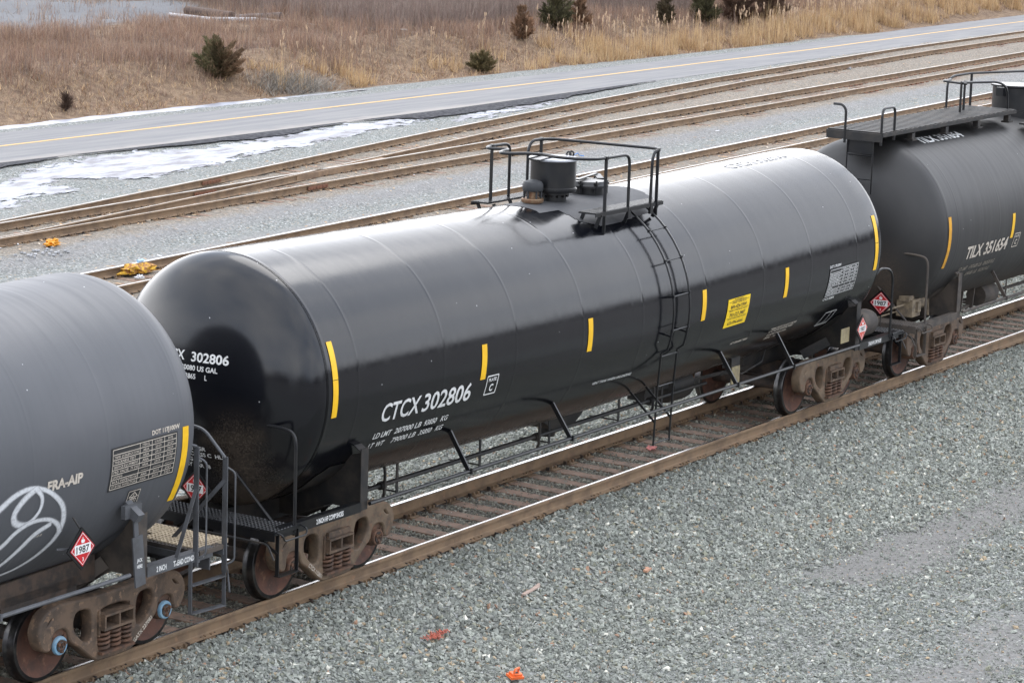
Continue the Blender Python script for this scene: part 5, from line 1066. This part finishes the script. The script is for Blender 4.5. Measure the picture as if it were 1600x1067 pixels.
for a in [((43.06, 40.66), 1.55, 1.8, G1, BR, 'broad juniper bush on the bank at left, half green and half brown', 'e', 1.0, 1.9, -.15),
          ((57.94, 39.3), .9, 1.1, G2, (.16, .12, .06), 'small rounded green and brown juniper at the road edge above the dome', 'e', .3, 1.2, 0),
          ((63.93, 41.25), 1.6, 1.05, BR, RB, 'narrow rust brown juniper, leftmost of the shrubs along the top', 'e', .2, .9, 0),
          ((68.2, 42.22), 1.8, 1.5, DK, G1, 'dark green juniper at the top touching a brown one on its right', 'e', 0, 1.1, 0),
          ((70.3, 42.28), 1.6, 1.2, RB, BR, 'rusty brown juniper at the top touching a dark green one on its left', 'e', 0, 1.0, 0),
          ((77.52, 41.99), 1.9, .95, DK, (.11, .08, .05), 'slim dark juniper standing apart at the top behind the reeds', 'e', 0, .9, 0),
          ((80.79, 41.75), 1.9, 1.6, DK, G1, 'wide dark green juniper rising behind the reeds, cut by the top edge', 'e', 0, 1.2, 0),
          ((83.3, 41.3), 1.7, 1.9, (.15, .085, .06), (.10, .07, .05), 'tangled reddish brown bare bush right of the wide dark juniper', 'b', 0, 1.5, 0),
          ((86.5, 41.2), 1.4, 1.9, (.17, .10, .07), (.11, .08, .06), 'tangled brown bare bush, rightmost of the shrubs behind the reeds', 'b', 0, 1.4, 0),
          ((95.2, 44.5), 1.2, 1.4, DK, (.10, .08, .05), 'dark little bush at the very top right beyond the reeds', 'e', 0, .9, 0),
          ((33.8, 39.7), .75, .35, (.09, .06, .045), (.12, .08, .06), 'tiny dead brown sapling near the ice strip at far left', 'b', 0, .12, 0)]:
    shrub(a[0][0], a[0][1], *a[1:])
# grey brush pile beside the juniper
x, y = scatter(1200, (43.5, 49), (38.6, 40.6), lambda x, y: np.exp(-((x - 45.6) / 1.5) ** 2 - ((y - 39.4) / .6) ** 2) * 1.0, (8, .15))
V, c = blades(x, y, rng.uniform(.1, .5, len(x)), .02, 1.6, [(.27, .25, .22), (.18, .16, .14), (.35, .31, .26)])
tag(link('brush_pile', quads_mesh('brush_pile', V, c, M['stems'])), 'grey heap of dead branches at the foot of the bank right of the juniper', 'brush pile', None, 'stuff')
# ------------------------------------------------------------------ distant woods all round, outside the picture but mirrored in the glossy tanks
b = MB(); nn = 220; rad = 230.
for k in range(nn):
    a0 = 2 * math.pi * k / nn; a1 = 2 * math.pi * (k + 1.15) / nn; h = 15 + 5 * math.sin(k * .31) + 3 * math.sin(k * 1.7) + random.uniform(-2, 3); r0 = rad + random.uniform(-8, 8)
    P4 = lambda a, r, z: (r * math.cos(a), r * math.sin(a), z)
    am = (a0 + a1) / 2
    b.add([P4(a0, r0, -1), P4(a1, r0, -1), P4(a1, r0 + 22, -1), P4(a0, r0 + 22, -1), P4(a0, r0 + 2, h * .8), P4(a1, r0 + 2, h * .75), P4(a1, r0 + 20, h * .7), P4(a0, r0 + 20, h * .8), P4(am, r0 + 11, h)], [(0, 1, 5, 4), (1, 2, 6, 5), (2, 3, 7, 6), (3, 0, 4, 7), (4, 5, 8), (5, 6, 8), (6, 7, 8), (7, 4, 8)])
o_ = b.build('distant_woods', [simple('bare_winter_woods', (.05, .042, .036), (.085, .07, .058), .95, scale=.3)]); tag(o_, 'dark band of bare winter woods far off round the whole yard', 'woods', None, 'stuff')
# ------------------------------------------------------------------ far pole, logs
def onground(x, y, dz=0): return (x, y, float(gz(x, y)) + dz)
b = MB(); b.tube([onground(60.2, 57.2, .12), onground(59.6, 54.5, .10), onground(59.1, 51.5, .10)], .09, 8); b.build('white_pipe', [simple('chalky_white_pipe', (.50, .49, .50), (.38, .37, .37), .7, bmp=0)]).select_set(False); o_ = bpy.data.objects['white_pipe']; tag(o_, 'pale pipe lying on the ground beside the gravel lot at upper left', 'pipe')
b = MB(); b.tube([onground(59.1, 51.3, .1), onground(59.2, 47.5, .10), onground(59.3, 43.9, .08)], .05, 8); o_ = b.build('fallen_pole', [simple('weathered_pole_wood', (.42, .38, .35), (.30, .27, .25), .8)]); tag(o_, 'long thin grey pole lying in the red weeds, right of the pale pipe', 'pole')
b = MB(); b.tube([onground(60.9, 56.8, .3), onground(60.0, 53.6, .28)], .2, 10); o_ = b.build('fallen_log', [simple('dark_bark', (.075, .05, .04), (.12, .08, .06), .9, bmp=.6)]); tag(o_, 'dark brown log end behind the pale pipe at upper left', 'log', 'logs by the gravel lot')
b = MB(); b.tube([onground(60.1, 53.2, .18), onground(59.6, 50.6, .15)], .13, 10); o_ = b.build('fallen_log', [simple('grey_bark', (.16, .13, .12), (.10, .08, .07), .9, bmp=.6)]); tag(o_, 'thinner greyish log continuing right of the dark log', 'log', 'logs by the gravel lot')
# ------------------------------------------------------------------ litter
def crumple(name, c, size, mat_, label, cat, n=60, group=None, flat=.4, piece=.5):
    b = MB(); c = Vector(c); vs = []
    bm = bmesh.new(); bmesh.ops.create_icosphere(bm, subdivisions=3, radius=1)
    sd = random.random() * 100
    for v in bm.verts:
        f_ = 1 + .45 * math.sin(v.co.x * 5 + sd) * math.sin(v.co.y * 6 + sd * 2) + .3 * math.sin(v.co.z * 9 + v.co.x * 11 + sd) + random.uniform(-.14, .14)
        v.co = Vector((v.co.x * size[0] * f_, v.co.y * size[1] * f_, max(v.co.z * size[2] * f_, -size[2] * .3)))
    me = bpy.data.meshes.new(name); bm.to_mesh(me); bm.free(); me.materials.append(mat_); o = link(name, me, None, c); tag(o, label, cat, group); return o
def flatscrap(name, c, size, mat_, label, cat, rz=0, group=None):
    bm = bmesh.new(); bmesh.ops.create_grid(bm, x_segments=10, y_segments=6, size=1); sd = random.random() * 50
    for v in bm.verts: v.co = Vector((v.co.x * size[0] / 2 * (1 + .15 * math.sin(v.co.y * 7 + sd)), v.co.y * size[1] / 2 * (1 + .2 * math.sin(v.co.x * 6 + sd)), .02 * math.sin(v.co.x * 7 + sd) * math.cos(v.co.y * 5 + sd)))
    bmesh.ops.solidify(bm, geom=bm.faces[:], thickness=.006); me = bpy.data.meshes.new(name); bm.to_mesh(me); bm.free(); me.materials.append(mat_); o = link(name, me, None, c, rz); tag(o, label, cat, group); return o
M['orange'] = simple('orange_plastic', (.80, .15, .03), (.65, .13, .04), .45, bmp=0); M['coral'] = simple('faded_orange_net', (.50, .14, .09), (.34, .12, .09), .7, bmp=0); M['pink'] = simple('pink_scrap', (.65, .22, .20), (.5, .2, .17), .7, bmp=0)
M['yellow_rag'] = simple('yellow_brown_rag', (.62, .36, .02), (.30, .13, .03), .7, scale=14, lo=.45, hi=.55, c3=(.50, .30, .16), s3=30); M['white_litter'] = simple('white_litter', (.70, .70, .72), (.5, .5, .5), .6, bmp=0); M['wood_chip'] = simple('pale_split_wood', (.42, .30, .20), (.30, .20, .13), .85, bmp=0); M['blue'] = simple('blue_scrap', (.04, .26, .62), None, .5, bmp=0)
# orange clip in front
b = MB(); c0 = onground(-7.24, -3.92, .08); 
b.box((0, 0, 0), (.19, .12, .03), 0); b.box((0, .0, .03), (.14, .09, .03), 0); b.tube(smooth_path([(-.05, -.03, .04), (-.05, -.02, .10), (.05, .02, .10), (.05, .03, .04)], .02), .013, 6); b.box((0, 0, .047), (.06, .04, .004), 1)
o_ = b.build('plastic_bracket', [M['orange'], M['decal_black']], None, c0); o_.rotation_euler = (R_(14), R_(6), R_(-20)); tag(o_, 'bright orange plastic bracket lying on the gravel at the bottom edge', 'bracket')
b = MB(); c0 = onground(-6.85, -2.50, .05)
for k in range(16):
    x0_ = random.uniform(-.19, .16); y0_ = random.uniform(-.05, .05); p_ = [(x0_, y0_, random.uniform(0, .04))]
    for q in range(4): p_.append((p_[-1][0] + random.uniform(-.05, .07), p_[-1][1] + random.uniform(-.05, .05), random.uniform(0, .06)))
    b.tube(p_, .0075, 4)
for k in range(6): b.bar((-.24 + .07 * k, -.06, .02), (-.17 + .07 * k, .06, .04), .009, .008); b.bar((-.24 + .07 * k, .06, .03), (-.17 + .07 * k, -.06, .02), .009, .008)
o_ = b.build('plastic_netting', [M['coral']], None, c0); tag(o_, 'torn orange red plastic netting half buried in the gravel at lower left', 'netting')
flatscrap('plastic_scrap', (3.05, .12, -.17), (.24, .13, .02), M['pink'], 'pink plastic scrap lying between the rails under the long black car', 'scrap', .4)
b = MB(); b.bar((-.22, 0, 0), (.2, .03, .02), .05, .02); b.bar((.0, .02, .01), (.26, .06, .03), .03, .015); o_ = b.build('wood_splinter', [simple('pinkish_split_wood', (.48, .36, .30), (.36, .27, .22), .85)], None, onground(-4.45, -2.4, .05)); tag(o_, 'long pinkish wood splinter on the gravel below the middle of the train', 'wood splinter')
b = MB(); b.bar((-.07, 0, 0), (.07, .01, .01), .06, .03); b.bar((0, 0, .01), (.05, .05, .02), .04, .02); o_ = b.build('brick_chip', [simple('tan_chip', (.50, .28, .18), (.4, .22, .15), .85)], None, onground(-2.3, -2.9, .05)); tag(o_, 'small tan orange chip lying on the grey stones right of the pinkish splinter', 'chip')
for x_, y_, s_ in ((.2, -7.6, .035),): o_ = crumple('blue_scrap', onground(x_, y_, .04), (.05, .03, .02), M['blue'], 'tiny bright blue scrap on the fine gravel near the bottom edge', 'scrap')
crumple('discarded_rag', (10.25, 16.74, -.12), (.42, .16, .13), M['yellow_rag'], 'crumpled yellow brown rag heap between the rails behind the leftmost tanks', 'rag')
b = MB(); b.lathe([(0, 0), (.035, 0), (.035, .15), (.015, .19), (.015, .22), (0, .22)], (0, 0, 0), 'x', 12); o_ = b.build('plastic_bottle', [simple('pale_blue_bottle', (.30, .50, .72), None, .2, bmp=0)], None, (10.35, 16.80, .06)); tag(o_, 'small pale blue bottle on top of the yellow brown rag', 'bottle')
crumple('paper_scrap', (9.85, 16.32, -.17), (.12, .06, .05), M['white_litter'], 'white paper scrap left of the yellow brown rag', 'paper scrap')
crumple('plastic_scrap', (11.9, 20.6, -.16), (.20, .12, .10), M['orange'] if False else simple('amber_plastic', (.75, .33, .02), (.6, .26, .03), .6, bmp=0), 'amber orange scrap beside the nearest rail of the far switch at far left', 'scrap')
for i in range(26):
    x_ = 11.2 + rng.uniform(-.9, .7); y_ = 20.25 + rng.uniform(-.22, .22) - .0 * x_
    if i == 0: wst = MB()
    wst.box((x_, y_, float(gz(x_, y_)) + .02), (.06, .05, .04), 0, Matrix.Rotation(rng.uniform(0, 3), 3, 'Z') @ Matrix.Rotation(rng.uniform(-.5, .5), 3, 'X'))
o_ = wst.build('white_rubble', [simple('pale_rubble', (.42, .42, .43), (.3, .3, .3), .8, bmp=0)]); tag(o_, 'patch of whitish rubble beside the far switch at the left edge', 'rubble', None, 'stuff')
# snow lumps
labs = {0: 'largest snow lump between the rails of the curving track, right of the cage', 1: 'long snow lump on the stones between the two far tracks, upper right', 2: 'white lump by the road-side rail below the reeds, upper right', 3: 'small lump of snow left of the safety cage between the far rails', 4: 'small white lump of ice beside the curved rail above the far switch', 5: 'flat smear of snow just left of the largest lump'}
for i, (x_, y_, s_) in enumerate(((60.4, 29.0, .5), (70.5, 29.2, .45), (77.8, 31.0, .4), (43.2, 26.0, .25), (26.6, 26.2, .2), (54.6, 28.6, .22))):
    crumple('snow_lump', (x_, y_, float(gz(x_, y_)) + .03), (s_ * 1.4, s_ * .5, .09), M['snow'], labs[i], 'snow lump', 'snow lumps between the far tracks')
# light chips and litter strewn round the far tracks
n = 6000; tr = rng.integers(0, 3, n); x = rng.uniform(8, 100, n); cc = np.where(tr == 0, t2(x), np.where(tr == 1, t3(x), t4(x))); y = cc + rng.normal(0, .95, n); k = inview(x, y, -.2, 60); x, y, cc = x[k], y[k], cc[k]
k = (np.abs(np.abs(y - cc) - .755) > .12); x, y = x[k], y[k]; n = len(x)
V = []; z = gz(x, y) + .035; a = rng.uniform(0, 6.28, n); ll = rng.uniform(.05, .22, n); ww = rng.uniform(.02, .06, n); u = np.stack([np.cos(a) * ll, np.sin(a) * ll, rng.uniform(-.02, .02, n)], 1) / 2; v = np.stack([-np.sin(a) * ww, np.cos(a) * ww, rng.uniform(-.01, .01, n)], 1) / 2; c0 = np.stack([x, y, z], 1)
V = np.stack([c0 - u - v, c0 + u - v * .5, c0 + u * .9 + v, c0 - u + v * .7], 1); pal = np.array([(.40, .27, .16), (.46, .34, .22), (.28, .17, .10), (.34, .24, .17), (.22, .20, .17), (.52, .45, .36), (.62, .62, .63)]); c = pal[rng.choice(7, n, p=[.22, .2, .2, .16, .12, .07, .03])]
tag(link('wood_debris', quads_mesh('wood_debris', V, c, M['stems'])), 'bark chips and wood splinters strewn between and beside the far rails', 'wood debris', None, 'stuff')
